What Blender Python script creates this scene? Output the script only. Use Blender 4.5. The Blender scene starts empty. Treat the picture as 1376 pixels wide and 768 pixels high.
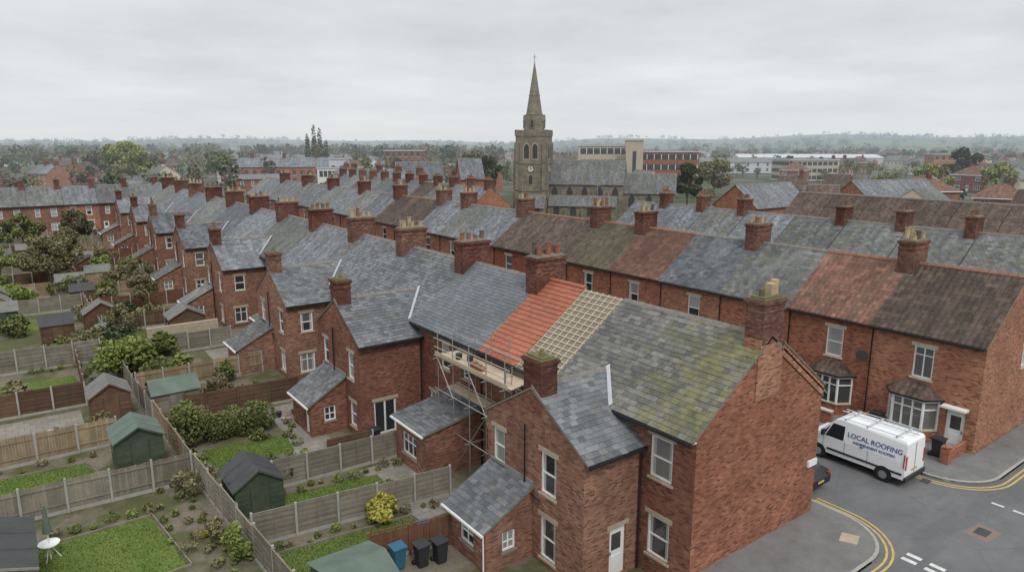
import bpy, math, random
from mathutils import Vector, Matrix
random.seed(7)
R=random.random
def U(a,b): return a+(b-a)*R()
scene=bpy.context.scene
COL=scene.collection
# ------------------------------------------------------------------ materials
MATS={}
def nn(nt,t,**k):
    n=nt.nodes.new(t)
    for a,b in k.items():
        if a=='ins':
            for i,v in b.items():
                if hasattr(v,'is_output'): nt.links.new(v,n.inputs[i])
                else: n.inputs[i].default_value=v
        else: setattr(n,a,b)
    return n
def c4(c): return (c[0],c[1],c[2],1) if not hasattr(c,'is_output') else c
def mixc(nt,f,a,b,mode='MIX'):
    n=nn(nt,'ShaderNodeMix',data_type='RGBA',blend_type=mode,ins={0:f,6:c4(a),7:c4(b)})
    return n.outputs[2]
def math_(nt,op,a,b=0.0,c=0.0,clamp=False):
    n=nn(nt,'ShaderNodeMath',operation=op,use_clamp=clamp,ins={0:a,1:b,2:c}); return n.outputs[0]
def noise(nt,vec,scale,detail=4,rough=.55):
    n=nn(nt,'ShaderNodeTexNoise',ins={'Vector':vec,'Scale':scale,'Detail':detail,'Roughness':rough}); return n.outputs[0]
def mapr(nt,v,a,b,c=0.0,d=1.0):
    n=nn(nt,'ShaderNodeMapRange',ins={0:v,1:a,2:b,3:c,4:d}); return n.outputs[0]
def pos(nt): return nn(nt,'ShaderNodeNewGeometry').outputs['Position']
def uv(nt): return nn(nt,'ShaderNodeUVMap',uv_map='UVMap').outputs[0]
def vc(nt): return nn(nt,'ShaderNodeAttribute',attribute_name='vc').outputs['Fac']
def orand(nt): return nn(nt,'ShaderNodeObjectInfo').outputs['Random']
def inv(nt,v): return math_(nt,'SUBTRACT',1.0,v)
def cellrand(nt,u,w,h):
    s=nn(nt,'ShaderNodeSeparateXYZ',ins={0:u})
    row=math_(nt,'FLOOR',math_(nt,'DIVIDE',s.outputs[1],h))
    odd=math_(nt,'FLOORED_MODULO',row,2.0)
    col=math_(nt,'FLOOR',math_(nt,'ADD',math_(nt,'DIVIDE',s.outputs[0],w),math_(nt,'MULTIPLY',inv(nt,odd),.5)))
    v=nn(nt,'ShaderNodeCombineXYZ',ins={0:row,1:col,2:0.0}).outputs[0]
    return nn(nt,'ShaderNodeTexWhiteNoise',noise_dimensions='2D',ins={0:v}).outputs[0]
def finish(name,nt,col,rough=.8,bump=None,bs=.4,bd=.02,spec=.3,metal=0.0):
    b=nn(nt,'ShaderNodeBsdfPrincipled')
    for k,v in (('Base Color',c4(col)),('Roughness',rough),('Metallic',metal),('Specular IOR Level',spec)):
        if hasattr(v,'is_output'): nt.links.new(v,b.inputs[k])
        else: b.inputs[k].default_value=v
    if bump is not None:
        bn=nn(nt,'ShaderNodeBump',ins={'Strength':bs,'Distance':bd,'Height':bump})
        nt.links.new(bn.outputs[0],b.inputs['Normal'])
    # aerial haze painted as a glow mixed into surfaces, by distance from world origin
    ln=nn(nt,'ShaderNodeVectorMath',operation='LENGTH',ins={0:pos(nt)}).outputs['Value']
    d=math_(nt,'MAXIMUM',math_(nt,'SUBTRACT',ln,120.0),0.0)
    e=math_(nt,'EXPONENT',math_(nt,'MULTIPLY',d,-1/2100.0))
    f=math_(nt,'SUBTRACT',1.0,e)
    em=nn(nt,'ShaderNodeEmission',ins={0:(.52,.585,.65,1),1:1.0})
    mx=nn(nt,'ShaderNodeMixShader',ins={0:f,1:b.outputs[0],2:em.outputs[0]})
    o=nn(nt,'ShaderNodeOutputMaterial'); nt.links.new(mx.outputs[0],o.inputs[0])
def new(name):
    m=bpy.data.materials.new(name); m.use_nodes=True; m.node_tree.nodes.clear(); MATS[name]=m
    return m.node_tree
def plain(name,col,rough=.7,var=.15,scale=3.0,spec=.3,metal=0.0,bump=False):
    nt=new(name); p=pos(nt); n=noise(nt,p,scale,5)
    c=mixc(nt,n,[x*(1-var) for x in col],[x*(1+var) for x in col])
    finish(name,nt,c,rough,n if bump else None,.3,.02,spec,metal)
def brick(name,c1,c2,mortar,dirt=.45,grime=.35):
    nt=new(name); u=uv(nt); p=pos(nt)
    b=nn(nt,'ShaderNodeTexBrick',offset=.5,ins={'Vector':u,'Color1':c4(c1),'Color2':c4(c2),'Mortar':c4(mortar),'Scale':1.0,'Mortar Size':.008,'Mortar Smooth':.3,'Bias':-.1,'Brick Width':.235,'Row Height':.078})
    cr=cellrand(nt,u,.235,.078); m=b.outputs[1]; nm=inv(nt,m)
    col=b.outputs[0]
    col=mixc(nt,math_(nt,'MULTIPLY',mapr(nt,cr,.36,.0,0,.88),nm),col,[x*.28 for x in c1])
    col=mixc(nt,math_(nt,'MULTIPLY',mapr(nt,cr,.80,1.0,0,.6),nm),col,[min(1,c2[0]*1.22+.04),c2[1]*1.6+.015,c2[2]*1.6+.015])
    n2=noise(nt,p,.45,5,.65)
    col=mixc(nt,mapr(nt,n2,.38,.68,0,dirt),col,[c1[0]*.42,c1[1]*.5,c1[2]*.58])
    n4=noise(nt,p,2.6,5,.7)
    col=mixc(nt,mapr(nt,n4,.48,.75,0,grime),col,[c1[0]*.5,c1[1]*.62,c1[2]*.75])
    n3=noise(nt,nn(nt,'ShaderNodeMapping',ins={0:p,3:(.8,.8,.5)}).outputs[0],1.0,4,.6)
    col=mixc(nt,mapr(nt,n3,.55,.85,0,.2),col,(.25,.195,.15))
    hs=nn(nt,'ShaderNodeHueSaturation',ins={'Hue':mapr(nt,orand(nt),0,1,.494,.508),'Saturation':mapr(nt,orand(nt),0,1,1.0,.88),'Value':mapr(nt,orand(nt),0,1,.82,1.12),'Color':col})
    finish(name,nt,hs.outputs[0],.92,nm,.4,.012,.12)
brick('brick_rear',(.255,.088,.052),(.35,.14,.088),(.235,.19,.15),.6,.45)
brick('brick_front',(.36,.108,.052),(.445,.162,.085),(.30,.21,.16),.42)
brick('brick_gable',(.34,.110,.057),(.44,.175,.098),(.31,.235,.18),.5,.45)
brick('brick_chimney',(.18,.064,.043),(.27,.108,.072),(.15,.12,.10),.85,.7)
def roofm(name,c1,c2,gap,w,h,moss=(.13,.13,.05),ma=.5,mlo=.52,roll=0.0,vary=.15):
    nt=new(name); u=uv(nt); p=pos(nt)
    b=nn(nt,'ShaderNodeTexBrick',offset=.5,ins={'Vector':u,'Color1':c4(c1),'Color2':c4(c2),'Mortar':c4(gap),'Scale':1.0,'Mortar Size':.014,'Mortar Smooth':.2,'Bias':0.0,'Brick Width':w,'Row Height':h})
    cr=cellrand(nt,u,w,h)
    col=mixc(nt,mapr(nt,cr,.6,1,0,.8),b.outputs[0],[x*1.5 for x in c2])
    col=mixc(nt,mapr(nt,cr,.3,.0,0,.75),col,[x*.55 for x in c1])
    n2=noise(nt,p,.30,5,.6)
    col=mixc(nt,mapr(nt,n2,.35,.65,0,.55),col,[x*.6 for x in c1])
    n6=noise(nt,nn(nt,'ShaderNodeMapping',ins={0:u,3:(1.3,.22,1)}).outputs[0],1.0,5,.65)
    col=mixc(nt,mapr(nt,n6,.5,.72,0,.45),col,[x*1.75 for x in c2])
    col=mixc(nt,mapr(nt,n6,.48,.3,0,.5),col,[x*.5 for x in c1])
    n3=noise(nt,p,1.3,6,.72)
    col=mixc(nt,mapr(nt,n3,mlo,mlo+.14,0,ma),col,moss)
    n7=noise(nt,p,11,3,.6); col=mixc(nt,mapr(nt,n7,.64,.72,0,.45),col,(.30,.29,.24))
    hs=nn(nt,'ShaderNodeHueSaturation',ins={'Saturation':1.0,'Value':mapr(nt,orand(nt),0,1,1-vary,1+vary*1.3),'Color':col})
    sep=nn(nt,'ShaderNodeSeparateXYZ',ins={0:u})
    saw=math_(nt,'FRACT',math_(nt,'DIVIDE',sep.outputs[1],h))
    hgt=math_(nt,'SUBTRACT',math_(nt,'MULTIPLY',saw,-1.0),math_(nt,'MULTIPLY',b.outputs[1],.6))
    if roll>0:
        wv=math_(nt,'SINE',math_(nt,'MULTIPLY',sep.outputs[0],2*math.pi/roll)); hgt=math_(nt,'ADD',hgt,math_(nt,'MULTIPLY',wv,.8))
    finish(name,nt,hs.outputs[0],.72,hgt,.75,.035,.3)
roofm('slate',(.124,.133,.146),(.168,.178,.193),(.045,.047,.052),.34,.26,moss=(.13,.13,.08),ma=.4,mlo=.56,vary=.24)
roofm('slate_old',(.126,.129,.130),(.172,.175,.174),(.045,.046,.048),.34,.26,moss=(.145,.14,.07),ma=.6,mlo=.50,vary=.22)
roofm('tile_brown',(.080,.056,.046),(.118,.082,.066),(.035,.025,.02),.33,.30,ma=.4,mlo=.55,roll=.33)
roofm('tile_red',(.145,.072,.05),(.195,.095,.066),(.05,.03,.02),.33,.30,moss=(.09,.07,.048),ma=.65,mlo=.49,roll=.33)
roofm('tile_moss',(.11,.085,.06),(.14,.12,.075),(.04,.035,.02),.33,.30,moss=(.13,.115,.07),ma=.6,mlo=.5,roll=.33)
def slatei(name,c1,c2,moss,ma,mlo,grad=False):
    nt=new(name); p=pos(nt); a=vc(nt)
    col=mixc(nt,a,c1,c2)
    n0=noise(nt,p,9.0,5,.7); col=mixc(nt,mapr(nt,n0,.4,.75,0,.5),col,[x*.6 for x in c1])
    n1=noise(nt,p,.7,6,.65)
    n8=noise(nt,p,.35,5,.6); col=mixc(nt,mapr(nt,n8,.42,.62,0,.4),col,[x*.62 for x in c1])
    v=n1
    if grad:
        s=nn(nt,'ShaderNodeSeparateXYZ',ins={0:p})
        g=mapr(nt,s.outputs[1],22.0,15.5,-.12,.10)
        v=math_(nt,'ADD',n1,g)
    n2=noise(nt,p,7.0,4,.7)
    v=math_(nt,'ADD',v,math_(nt,'MULTIPLY',math_(nt,'SUBTRACT',n2,.5),.6))
    col=mixc(nt,mapr(nt,v,mlo,mlo+.16,0,ma),col,moss)
    if grad:
        n5=noise(nt,p,1.3,5,.7); col=mixc(nt,mapr(nt,math_(nt,'ADD',n5,g),.56,.72,0,.65),col,(.23,.205,.07))
        nA=noise(nt,p,3.0,5,.75); col=mixc(nt,mapr(nt,nA,.55,.66,0,.7),col,(.06,.06,.035))
    n3=noise(nt,p,14,3,.6)
    col=mixc(nt,mapr(nt,n3,.63,.70,0,.6),col,(.33,.33,.28))
    finish(name,nt,col,.7,n0,.35,.012,.35)
slatei('slate_mossy',(.088,.089,.088),(.24,.232,.21),(.12,.12,.05),.75,.53,True)
slatei('slate_grey',(.092,.098,.107),(.225,.232,.243),(.14,.135,.08),.55,.57)
slatei('slate_blue',(.122,.136,.152),(.19,.204,.222),(.155,.16,.14),.35,.6)
slatei('tile_new',(.36,.12,.07),(.45,.16,.10),(.34,.145,.095),.3,.6)
plain('white_paint',(.74,.74,.72),.45,.08,2.0,.4)
plain('van_white',(.78,.79,.80),.25,.03,1.0,.5)
plain('cream_stone',(.38,.32,.235),.85,.3,3.0)
plain('pale_stone',(.50,.455,.38),.85,.25,3.0)
plain('gutter_black',(.02,.02,.022),.4,.1)
plain('lead',(.40,.41,.43),.6,.2,2.0)
plain('lead_dull',(.20,.205,.21),.7,.3,2.0)
plain('cement',(.20,.19,.155),.9,.4,3.0,bump=True)
plain('moss_cap',(.13,.125,.055),1.0,.6,4.0,bump=True)
plain('pot_cream',(.40,.31,.19),.85,.4,3.0)
plain('pot_terra',(.24,.11,.068),.85,.4,3.0)
plain('pot_dark',(.13,.095,.068),.85,.4,3.0)
plain('ridge_tile',(.19,.17,.15),.85,.4,2.0)
plain('ridge_red',(.24,.12,.08),.85,.35,2.0)
plain('concrete',(.33,.32,.29),.9,.3,2.0,bump=True)
plain('felt_dark',(.06,.06,.062),.9,.4,1.5,bump=True)
plain('felt_green',(.11,.145,.12),.9,.4,1.2,bump=True)
plain('felt_grey',(.16,.16,.15),.9,.45,1.5,bump=True)
plain('render_white',(.66,.65,.61),.85,.08,.6)
plain('render_cream',(.50,.45,.34),.85,.1,.6)
plain('metal_tube',(.42,.42,.40),.4,.2,4.0,.5,.7)
plain('batten',(.52,.41,.27),.8,.25,3.0)
plain('board',(.46,.37,.26),.85,.35,1.5)
plain('underlay',(.19,.175,.15),.8,.3,1.0)
plain('rubber',(.02,.02,.02),.8,.1)
plain('chrome',(.5,.5,.5),.3,.1,1.0,.5,.8)
plain('plastic_dark',(.03,.032,.036),.5,.2)
plain('car_paint',(.012,.013,.016),.2,.1,1.0,.6)
plain('lamp_red',(.35,.02,.02),.3,.1)
plain('sign_blue',(.03,.09,.25),.5,.05)
plain('tarp_blue',(.03,.12,.19),.6,.2)
plain('bark',(.12,.095,.07),.95,.3,5.0,bump=True)
plain('louvre',(.05,.05,.048),.8,.2)
plain('yellow_line',(.48,.36,.12),.8,.35,4.0)
plain('white_line',(.56,.56,.54),.8,.35,4.0)
plain('metal_cladding',(.46,.48,.50),.6,.1,.3)
plain('tan_render',(.42,.36,.27),.85,.12,.4)
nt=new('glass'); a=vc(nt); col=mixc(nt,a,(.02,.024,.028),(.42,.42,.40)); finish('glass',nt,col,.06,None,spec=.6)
def wood(name,c1,c2):
    nt=new(name); p=pos(nt); a=vc(nt); col=mixc(nt,a,c1,c2); n=noise(nt,p,1.2,5,.7)
    col=mixc(nt,mapr(nt,n,.4,.7,0,.55),col,[x*.55 for x in c1]); 
    n2=noise(nt,p,.5,4,.7); col=mixc(nt,mapr(nt,n2,.5,.7,0,.4),col,(.10,.105,.07))
    finish(name,nt,col,.9,noise(nt,p,20,3),.2,.01,.1)
wood('wood_tan',(.25,.185,.115),(.39,.305,.20)); wood('wood_grey',(.17,.148,.12),(.29,.262,.215)); wood('wood_brown',(.10,.058,.04),(.17,.105,.07)); wood('wood_green',(.05,.07,.05),(.08,.10,.07)); wood('wood_red',(.15,.07,.045),(.22,.11,.075))
nt=new('church_stone'); u=uv(nt); p=pos(nt)
b=nn(nt,'ShaderNodeTexBrick',ins={'Vector':u,'Color1':(.30,.26,.19,1),'Color2':(.225,.195,.145,1),'Mortar':(.15,.13,.1,1),'Scale':1.0,'Mortar Size':.02,'Brick Width':.8,'Row Height':.4})
col=mixc(nt,mapr(nt,cellrand(nt,u,.8,.4),0,1,0,.5),b.outputs[0],(.13,.115,.09))
col=mixc(nt,mapr(nt,noise(nt,p,.5,5,.65),.4,.7,0,.6),col,(.10,.09,.075)); finish('church_stone',nt,col,.9)
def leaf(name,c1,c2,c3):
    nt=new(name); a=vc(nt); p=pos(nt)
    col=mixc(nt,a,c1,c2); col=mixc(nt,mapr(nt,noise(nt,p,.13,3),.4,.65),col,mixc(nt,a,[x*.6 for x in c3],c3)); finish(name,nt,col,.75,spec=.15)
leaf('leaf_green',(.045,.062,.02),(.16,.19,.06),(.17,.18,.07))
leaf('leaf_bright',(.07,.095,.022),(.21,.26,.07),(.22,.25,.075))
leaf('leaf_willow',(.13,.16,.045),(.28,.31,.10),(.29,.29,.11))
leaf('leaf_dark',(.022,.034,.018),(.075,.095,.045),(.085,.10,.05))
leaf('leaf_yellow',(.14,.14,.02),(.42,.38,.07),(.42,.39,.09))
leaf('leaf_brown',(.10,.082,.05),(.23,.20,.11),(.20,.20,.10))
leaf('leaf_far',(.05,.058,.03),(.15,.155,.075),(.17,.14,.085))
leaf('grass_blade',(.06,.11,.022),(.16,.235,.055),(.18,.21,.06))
leaf('blossom',(.25,.22,.2),(.5,.46,.42),(.5,.42,.45))
nt=new('lawn'); p=pos(nt); n=noise(nt,p,.9,6,.7); n2=noise(nt,p,14,4,.7)
col=mixc(nt,mapr(nt,n,.3,.7),(.075,.125,.025),(.155,.19,.055)); col=mixc(nt,mapr(nt,n2,.4,.7,0,.5),col,(.06,.09,.022)); finish('lawn',nt,col,.95,n2,.5,.03,.1)
nt=new('garden_ground'); p=pos(nt); n=noise(nt,p,.30,6,.65); n2=noise(nt,p,6,4,.7)
col=mixc(nt,mapr(nt,n,.44,.56),(.19,.165,.13),(.085,.095,.04)); col=mixc(nt,mapr(nt,n2,.4,.7,0,.55),col,(.10,.08,.055)); finish('garden_ground',nt,col,.95,n2,.4,.03,.1)
nt=new('paving'); u=uv(nt); p=pos(nt)
b=nn(nt,'ShaderNodeTexBrick',offset=.5,ins={'Vector':u,'Color1':(.27,.245,.21,1),'Color2':(.21,.195,.17,1),'Mortar':(.10,.095,.08,1),'Scale':1.0,'Mortar Size':.012,'Brick Width':.6,'Row Height':.6})
col=mixc(nt,mapr(nt,noise(nt,p,.8,5,.65),.4,.7,0,.5),b.outputs[0],(.13,.12,.10)); finish('paving',nt,col,.9,inv(nt,b.outputs[1]),.3,.01)
nt=new('pavement_asphalt'); p=pos(nt); n=noise(nt,p,.8,6,.7); col=mixc(nt,mapr(nt,n,.3,.7),(.13,.13,.13),(.22,.217,.21)); col=mixc(nt,mapr(nt,noise(nt,p,60,2),.4,.7,0,.4),col,(.09,.09,.09)); finish('pavement_asphalt',nt,col,.9)
nt=new('asphalt'); p=pos(nt); n=noise(nt,p,.35,6,.7); col=mixc(nt,mapr(nt,n,.3,.7),(.115,.116,.12),(.18,.18,.182)); col=mixc(nt,mapr(nt,noise(nt,p,50,2),.4,.7,0,.45),col,(.08,.08,.08))
v=nn(nt,'ShaderNodeTexVoronoi',feature='DISTANCE_TO_EDGE',ins={'Vector':p,'Scale':.35}).outputs[0]
col=mixc(nt,mapr(nt,v,.008,.0,0,.35),col,(.05,.05,.05))
nP=noise(nt,nn(nt,'ShaderNodeMapping',ins={0:p,3:(.25,.9,1)}).outputs[0],.6,4,.6); col=mixc(nt,mapr(nt,nP,.5,.6,0,.35),col,(.085,.085,.088)); finish('asphalt',nt,col,.85,noise(nt,p,40,3),.2,.01,.3)
plain('asphalt_patch',(.20,.15,.13),.9,.25,3.0)
nt=new('terrain'); p=pos(nt); n2=noise(nt,p,.05,4)
v=nn(nt,'ShaderNodeTexVoronoi',ins={'Vector':p,'Scale':.005}).outputs['Color']
sv=nn(nt,'ShaderNodeSeparateXYZ',ins={0:v}).outputs[0]
col=mixc(nt,sv,(.06,.085,.03),(.13,.15,.06)); col=mixc(nt,mapr(nt,n2,.5,.65,0,.7),col,(.035,.045,.02)); finish('terrain',nt,col,1.0,spec=.05)
nt=new('town_ground'); p=pos(nt); n=noise(nt,p,.06,5,.6); col=mixc(nt,mapr(nt,n,.42,.58),(.12,.115,.105),(.06,.075,.03)); finish('town_ground',nt,col,1.0,spec=.05)
# ------------------------------------------------------------------ mesh builder
class MB:
    def __init__(s): s.v=[];s.f=[];s.m=[];s.c=[];s.ms=[]
    def mi(s,m):
        if m not in s.ms: s.ms.append(m)
        return s.ms.index(m)
    def poly(s,pts,mat,c=.5):
        i=len(s.v); s.v.extend([tuple(p) for p in pts]); s.f.append(tuple(range(i,i+len(pts)))); s.m.append(s.mi(mat)); s.c.append(c)
    def box(s,x0,x1,y0,y1,z0,z1,mat,c=.5,top=None):
        P=[(x0,y0,z0),(x1,y0,z0),(x1,y1,z0),(x0,y1,z0),(x0,y0,z1),(x1,y0,z1),(x1,y1,z1),(x0,y1,z1)]
        i=len(s.v); s.v.extend(P); k=s.mi(mat)
        for n,q in enumerate(((0,3,2,1),(4,5,6,7),(0,1,5,4),(1,2,6,5),(2,3,7,6),(3,0,4,7))):
            s.f.append(tuple(i+a for a in q)); s.m.append(s.mi(top) if (top and n==1) else k); s.c.append(c)
    def obox(s,o,a,b,cc,mat,c=.5):
        o=Vector(o);a=Vector(a);b=Vector(b);d=Vector(cc)
        P=[o,o+a,o+a+b,o+b,o+d,o+a+d,o+a+b+d,o+b+d]
        i=len(s.v); s.v.extend([tuple(p) for p in P]); k=s.mi(mat)
        for q in ((0,3,2,1),(4,5,6,7),(0,1,5,4),(1,2,6,5),(2,3,7,6),(3,0,4,7)):
            s.f.append(tuple(i+a_ for a_ in q)); s.m.append(k); s.c.append(c)
    def tube(s,p,q,r,mat,n=6,r2=None,cap=True,c=.5):
        p=Vector(p);q=Vector(q); r2=r if r2 is None else r2
        d=(q-p).normalized(); a=d.orthogonal().normalized(); b=d.cross(a)
        i=len(s.v)
        for k in range(n):
            t=2*math.pi*k/n; w=a*math.cos(t)+b*math.sin(t)
            s.v.append(tuple(p+w*r)); s.v.append(tuple(q+w*r2))
        for k in range(n):
            j=(k+1)%n; s.f.append((i+2*k,i+2*j,i+2*j+1,i+2*k+1)); s.m.append(s.mi(mat)); s.c.append(c)
        if cap:
            s.f.append(tuple(i+2*k+1 for k in range(n))); s.m.append(s.mi(mat)); s.c.append(c)
            s.f.append(tuple(i+2*k for k in reversed(range(n)))); s.m.append(s.mi(mat)); s.c.append(c)
    def mesh(s,name,loc=(0,0,0)):
        lx,ly,lz=loc
        me=bpy.data.meshes.new(name)
        me.from_pydata([(a-lx,b-ly,c-lz) for a,b,c in s.v],[],s.f)
        me.polygons.foreach_set('material_index',s.m)
        for m in s.ms: me.materials.append(MATS[m])
        at=me.attributes.new('vc','FLOAT','FACE'); at.data.foreach_set('value',s.c)
        ul=me.uv_layers.new(name='UVMap'); uvs=[0.0]*(2*len(me.loops)); k=0
        for f in s.f:
            p0=s.v[f[0]];p1=s.v[f[1]];p2=s.v[f[2]]
            ax,ay,az=p1[0]-p0[0],p1[1]-p0[1],p1[2]-p0[2]; bx,by,bz=p2[0]-p0[0],p2[1]-p0[1],p2[2]-p0[2]
            nx,ny,nz=ay*bz-az*by,az*bx-ax*bz,ax*by-ay*bx
            l=math.sqrt(nx*nx+ny*ny+nz*nz) or 1; nx/=l;ny/=l;nz/=l
            h=math.hypot(nx,ny)
            if h<.05: tx,ty=1,0; qx,qy,qz=0,1,0
            else:
                tx,ty=-ny/h,nx/h; qx,qy,qz=-nz*ty,nz*tx,nx*ty-ny*tx
                if qz<0: qx,qy,qz=-qx,-qy,-qz
            for i in f:
                a,b,c=s.v[i]; uvs[k]=a*tx+b*ty; uvs[k+1]=a*qx+b*qy+c*qz; k+=2
        ul.data.foreach_set('uv',uvs)
        return me
    def build(s,name,parent=None,loc=(0,0,0),smooth=False):
        me=s.mesh(name,loc)
        if smooth: me.polygons.foreach_set('use_smooth',[True]*len(me.polygons))
        o=bpy.data.objects.new(name,me); COL.objects.link(o)
        if parent: o.parent=parent
        else: o.location=loc
        return o
def empty(name,loc=(0,0,0)):
    o=bpy.data.objects.new(name,None); o.location=loc; o.empty_display_size=.5; COL.objects.link(o); return o
# ------------------------------------------------------------------ building parts
def P3(ax,k,face,a,off,z): return (k+face*off,a,z) if ax=='x' else (a,k+face*off,z)
def abox(mb,ax,k,face,a0,a1,o0,o1,z0,z1,mat,c=.5):
    p=P3(ax,k,face,a0,o0,z0); q=P3(ax,k,face,a1,o1,z1)
    mb.box(min(p[0],q[0]),max(p[0],q[0]),min(p[1],q[1]),max(p[1],q[1]),z0,z1,mat,c)
def opening(wm,sm,ax,k,face,a0,a1,z0,z1,kind,lint):
    D=-.11
    F=lambda a,o,z:P3(ax,k,face,a,o,z)
    if kind in('sash','case','wide','bayw'):
        t=.08; c0=R()<.4
        zm=(z0+z1)/2
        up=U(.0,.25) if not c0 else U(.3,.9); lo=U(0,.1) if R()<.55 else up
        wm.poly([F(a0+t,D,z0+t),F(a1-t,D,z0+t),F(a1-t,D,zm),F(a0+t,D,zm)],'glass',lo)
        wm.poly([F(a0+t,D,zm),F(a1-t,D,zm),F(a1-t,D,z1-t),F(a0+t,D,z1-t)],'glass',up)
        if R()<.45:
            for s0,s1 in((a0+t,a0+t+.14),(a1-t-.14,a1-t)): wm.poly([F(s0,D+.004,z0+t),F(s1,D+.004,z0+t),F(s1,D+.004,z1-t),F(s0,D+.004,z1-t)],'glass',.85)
        for (b0,b1,y0,y1) in ((a0,a0+t,z0,z1),(a1-t,a1,z0,z1),(a0+t,a1-t,z0,z0+t),(a0+t,a1-t,z1-t,z1)):
            abox(wm,ax,k,face,b0,b1,D-.03,D+.05,y0,y1,'white_paint')
        if kind=='sash': abox(wm,ax,k,face,a0+t,a1-t,D-.02,D+.035,zm-.035,zm+.035,'white_paint')
        else:
            n=2 if kind=='case' else 3
            for i in range(1,n):
                m=a0+(a1-a0)*i/n; abox(wm,ax,k,face,m-.03,m+.03,D-.02,D+.035,z0+t,z1-t,'white_paint')
            abox(wm,ax,k,face,a0+t,a1-t,D-.015,D+.03,z1-t-.42,z1-t-.37,'white_paint')
        abox(sm,ax,k,face,a0-.08,a1+.08,-.1,.06,z0-.10,z0-.002,lint or 'cement')
    elif kind=='door':
        abox(wm,ax,k,face,a0,a1,D-.06,D,z0,z1,'white_paint')
        abox(wm,ax,k,face,a0+.2,a1-.2,D-.01,D+.012,z0+1.1,z1-.3,'glass',.1)
        abox(wm,ax,k,face,a0+.2,a1-.2,D,D+.02,z0+.25,z0+.85,'white_paint')
        abox(wm,ax,k,face,a0+.08,a0+.14,D,D+.06,z0+.95,z0+1.1,'chrome')
    elif kind=='french':
        wm.poly([F(a0,D,z0),F(a1,D,z0),F(a1,D,z1),F(a0,D,z1)],'glass',.03)
        for m in (a0+.05,(a0+a1)/2,a1-.05): abox(wm,ax,k,face,m-.05,m+.05,D-.02,D+.04,z0,z1,'white_paint')
        for z in (z0+.05,z1-.05): abox(wm,ax,k,face,a0,a1,D-.02,D+.03,z-.05,z+.05,'white_paint')
    if lint: abox(sm,ax,k,face,a0-.14,a1+.14,-.05,.015,z1+.002,z1+.2,lint)
def wall(mb,wm,ax,k,face,a0,a1,z0,z1,ops,mat,lint='cream_stone'):
    A=sorted(set([a0,a1]+[o[0] for o in ops]+[o[1] for o in ops])); Z=sorted(set([z0,z1]+[o[2] for o in ops]+[o[3] for o in ops]))
    F=lambda a,o,z:P3(ax,k,face,a,o,z)
    for i in range(len(A)-1):
        for j in range(len(Z)-1):
            ca,cz=(A[i]+A[i+1])/2,(Z[j]+Z[j+1])/2
            if any(o[0]<ca<o[1] and o[2]<cz<o[3] for o in ops): continue
            mb.poly([F(A[i],0,Z[j]),F(A[i+1],0,Z[j]),F(A[i+1],0,Z[j+1]),F(A[i],0,Z[j+1])],mat)
    for o in ops:
        b0,b1,y0,y1,kind=o
        for (p,q) in (((b0,y0),(b0,y1)),((b1,y0),(b1,y1)),((b0,y0),(b1,y0)),((b0,y1),(b1,y1))):
            mb.poly([F(p[0],0,p[1]),F(q[0],0,q[1]),F(q[0],-.16,q[1]),F(p[0],-.16,p[1])],mat)
        opening(wm,mb,ax,k,face,b0,b1,y0,y1,kind,lint)
def roof_gable(mb,x0,x1,y0,y1,ze,zr,mat,axis='y',ov=.28,v0=.0,v1=.0,th=.09,ridge='ridge_tile'):
    if axis=='y': a0,a1,b0,b1=x0,x1,y0-v0,y1+v1; Q=lambda a,b,z:(a,b,z)
    else: a0,a1,b0,b1=y0,y1,x0-v0,x1+v1; Q=lambda a,b,z:(b,a,z)
    m=(a0+a1)/2; sl=(zr-ze)/(m-a0)
    for s,e in ((-1,a0-ov),(1,a1+ov)):
        zl=ze-ov*sl
        mb.poly([Q(e,b0,zl+th),Q(e,b1,zl+th),Q(m,b1,zr+th),Q(m,b0,zr+th)],mat)
        mb.poly([Q(e,b0,zl),Q(e,b1,zl),Q(e,b1,zl+th),Q(e,b0,zl+th)],mat)
        mb.poly([Q(e,b0,zl),Q(e,b1,zl),Q(m,b1,zr),Q(m,b0,zr)],'cement')
        for b in (b0,b1): mb.poly([Q(e,b,zl),Q(e,b,zl+th),Q(m,b,zr+th),Q(m,b,zr)],'cement')
    n=max(1,int((b1-b0)/.45)); 
    if ridge:
        for i in range(n):
            p=b0+(b1-b0)*i/n; q=b0+(b1-b0)*(i+1)/n-.015; w=.14; h=U(.055,.08)
            for s in (-1,1): mb.poly([Q(m+s*w,p,zr+th-w*sl+.035),Q(m+s*w,q,zr+th-w*sl+.035),Q(m,q,zr+th+h),Q(m,p,zr+th+h)],ridge)
def slates(mb,e0,e1,r0,r1,w,rh,mat,lift=.022,off=.01,skew=.006,thk=.012):
    e0,e1,r0,r1=[Vector(a) for a in (e0,e1,r0,r1)]
    L=(e1-e0).length; H=(r0-e0).length; ud=(e1-e0).normalized(); vd=(r0-e0).normalized(); n=ud.cross(vd)
    if n.z<0: n=-n
    rows=int(H/rh+.5); rh=H/rows
    for j in range(rows):
        u=-(w/2 if j%2 else 0)
        base=U(-.12,.12)
        while u<L:
            a=max(u,0); b=min(u+w-.01,L); u+=w
            if b-a<.03: continue
            dz=U(-skew,skew); l=lift+U(-.004,.008)
            if R()<.015: dz-=.035
            v0=j*rh-.015+dz; v1=(j+1)*rh+.02
            A=e0+ud*a+vd*v0+n*(off+l); B=e0+ud*b+vd*(v0+U(-.004,.004))+n*(off+l); C=e0+ud*b+vd*v1+n*(off+.004); D=e0+ud*a+vd*v1+n*(off+.004)
            c=min(1,max(0,U(.0,1)+base))
            if R()<.03: c=1.25
            mb.poly([A,B,C,D],mat,c); mb.poly([A-n*thk,B-n*thk,B,A],mat,c*.2)
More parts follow.
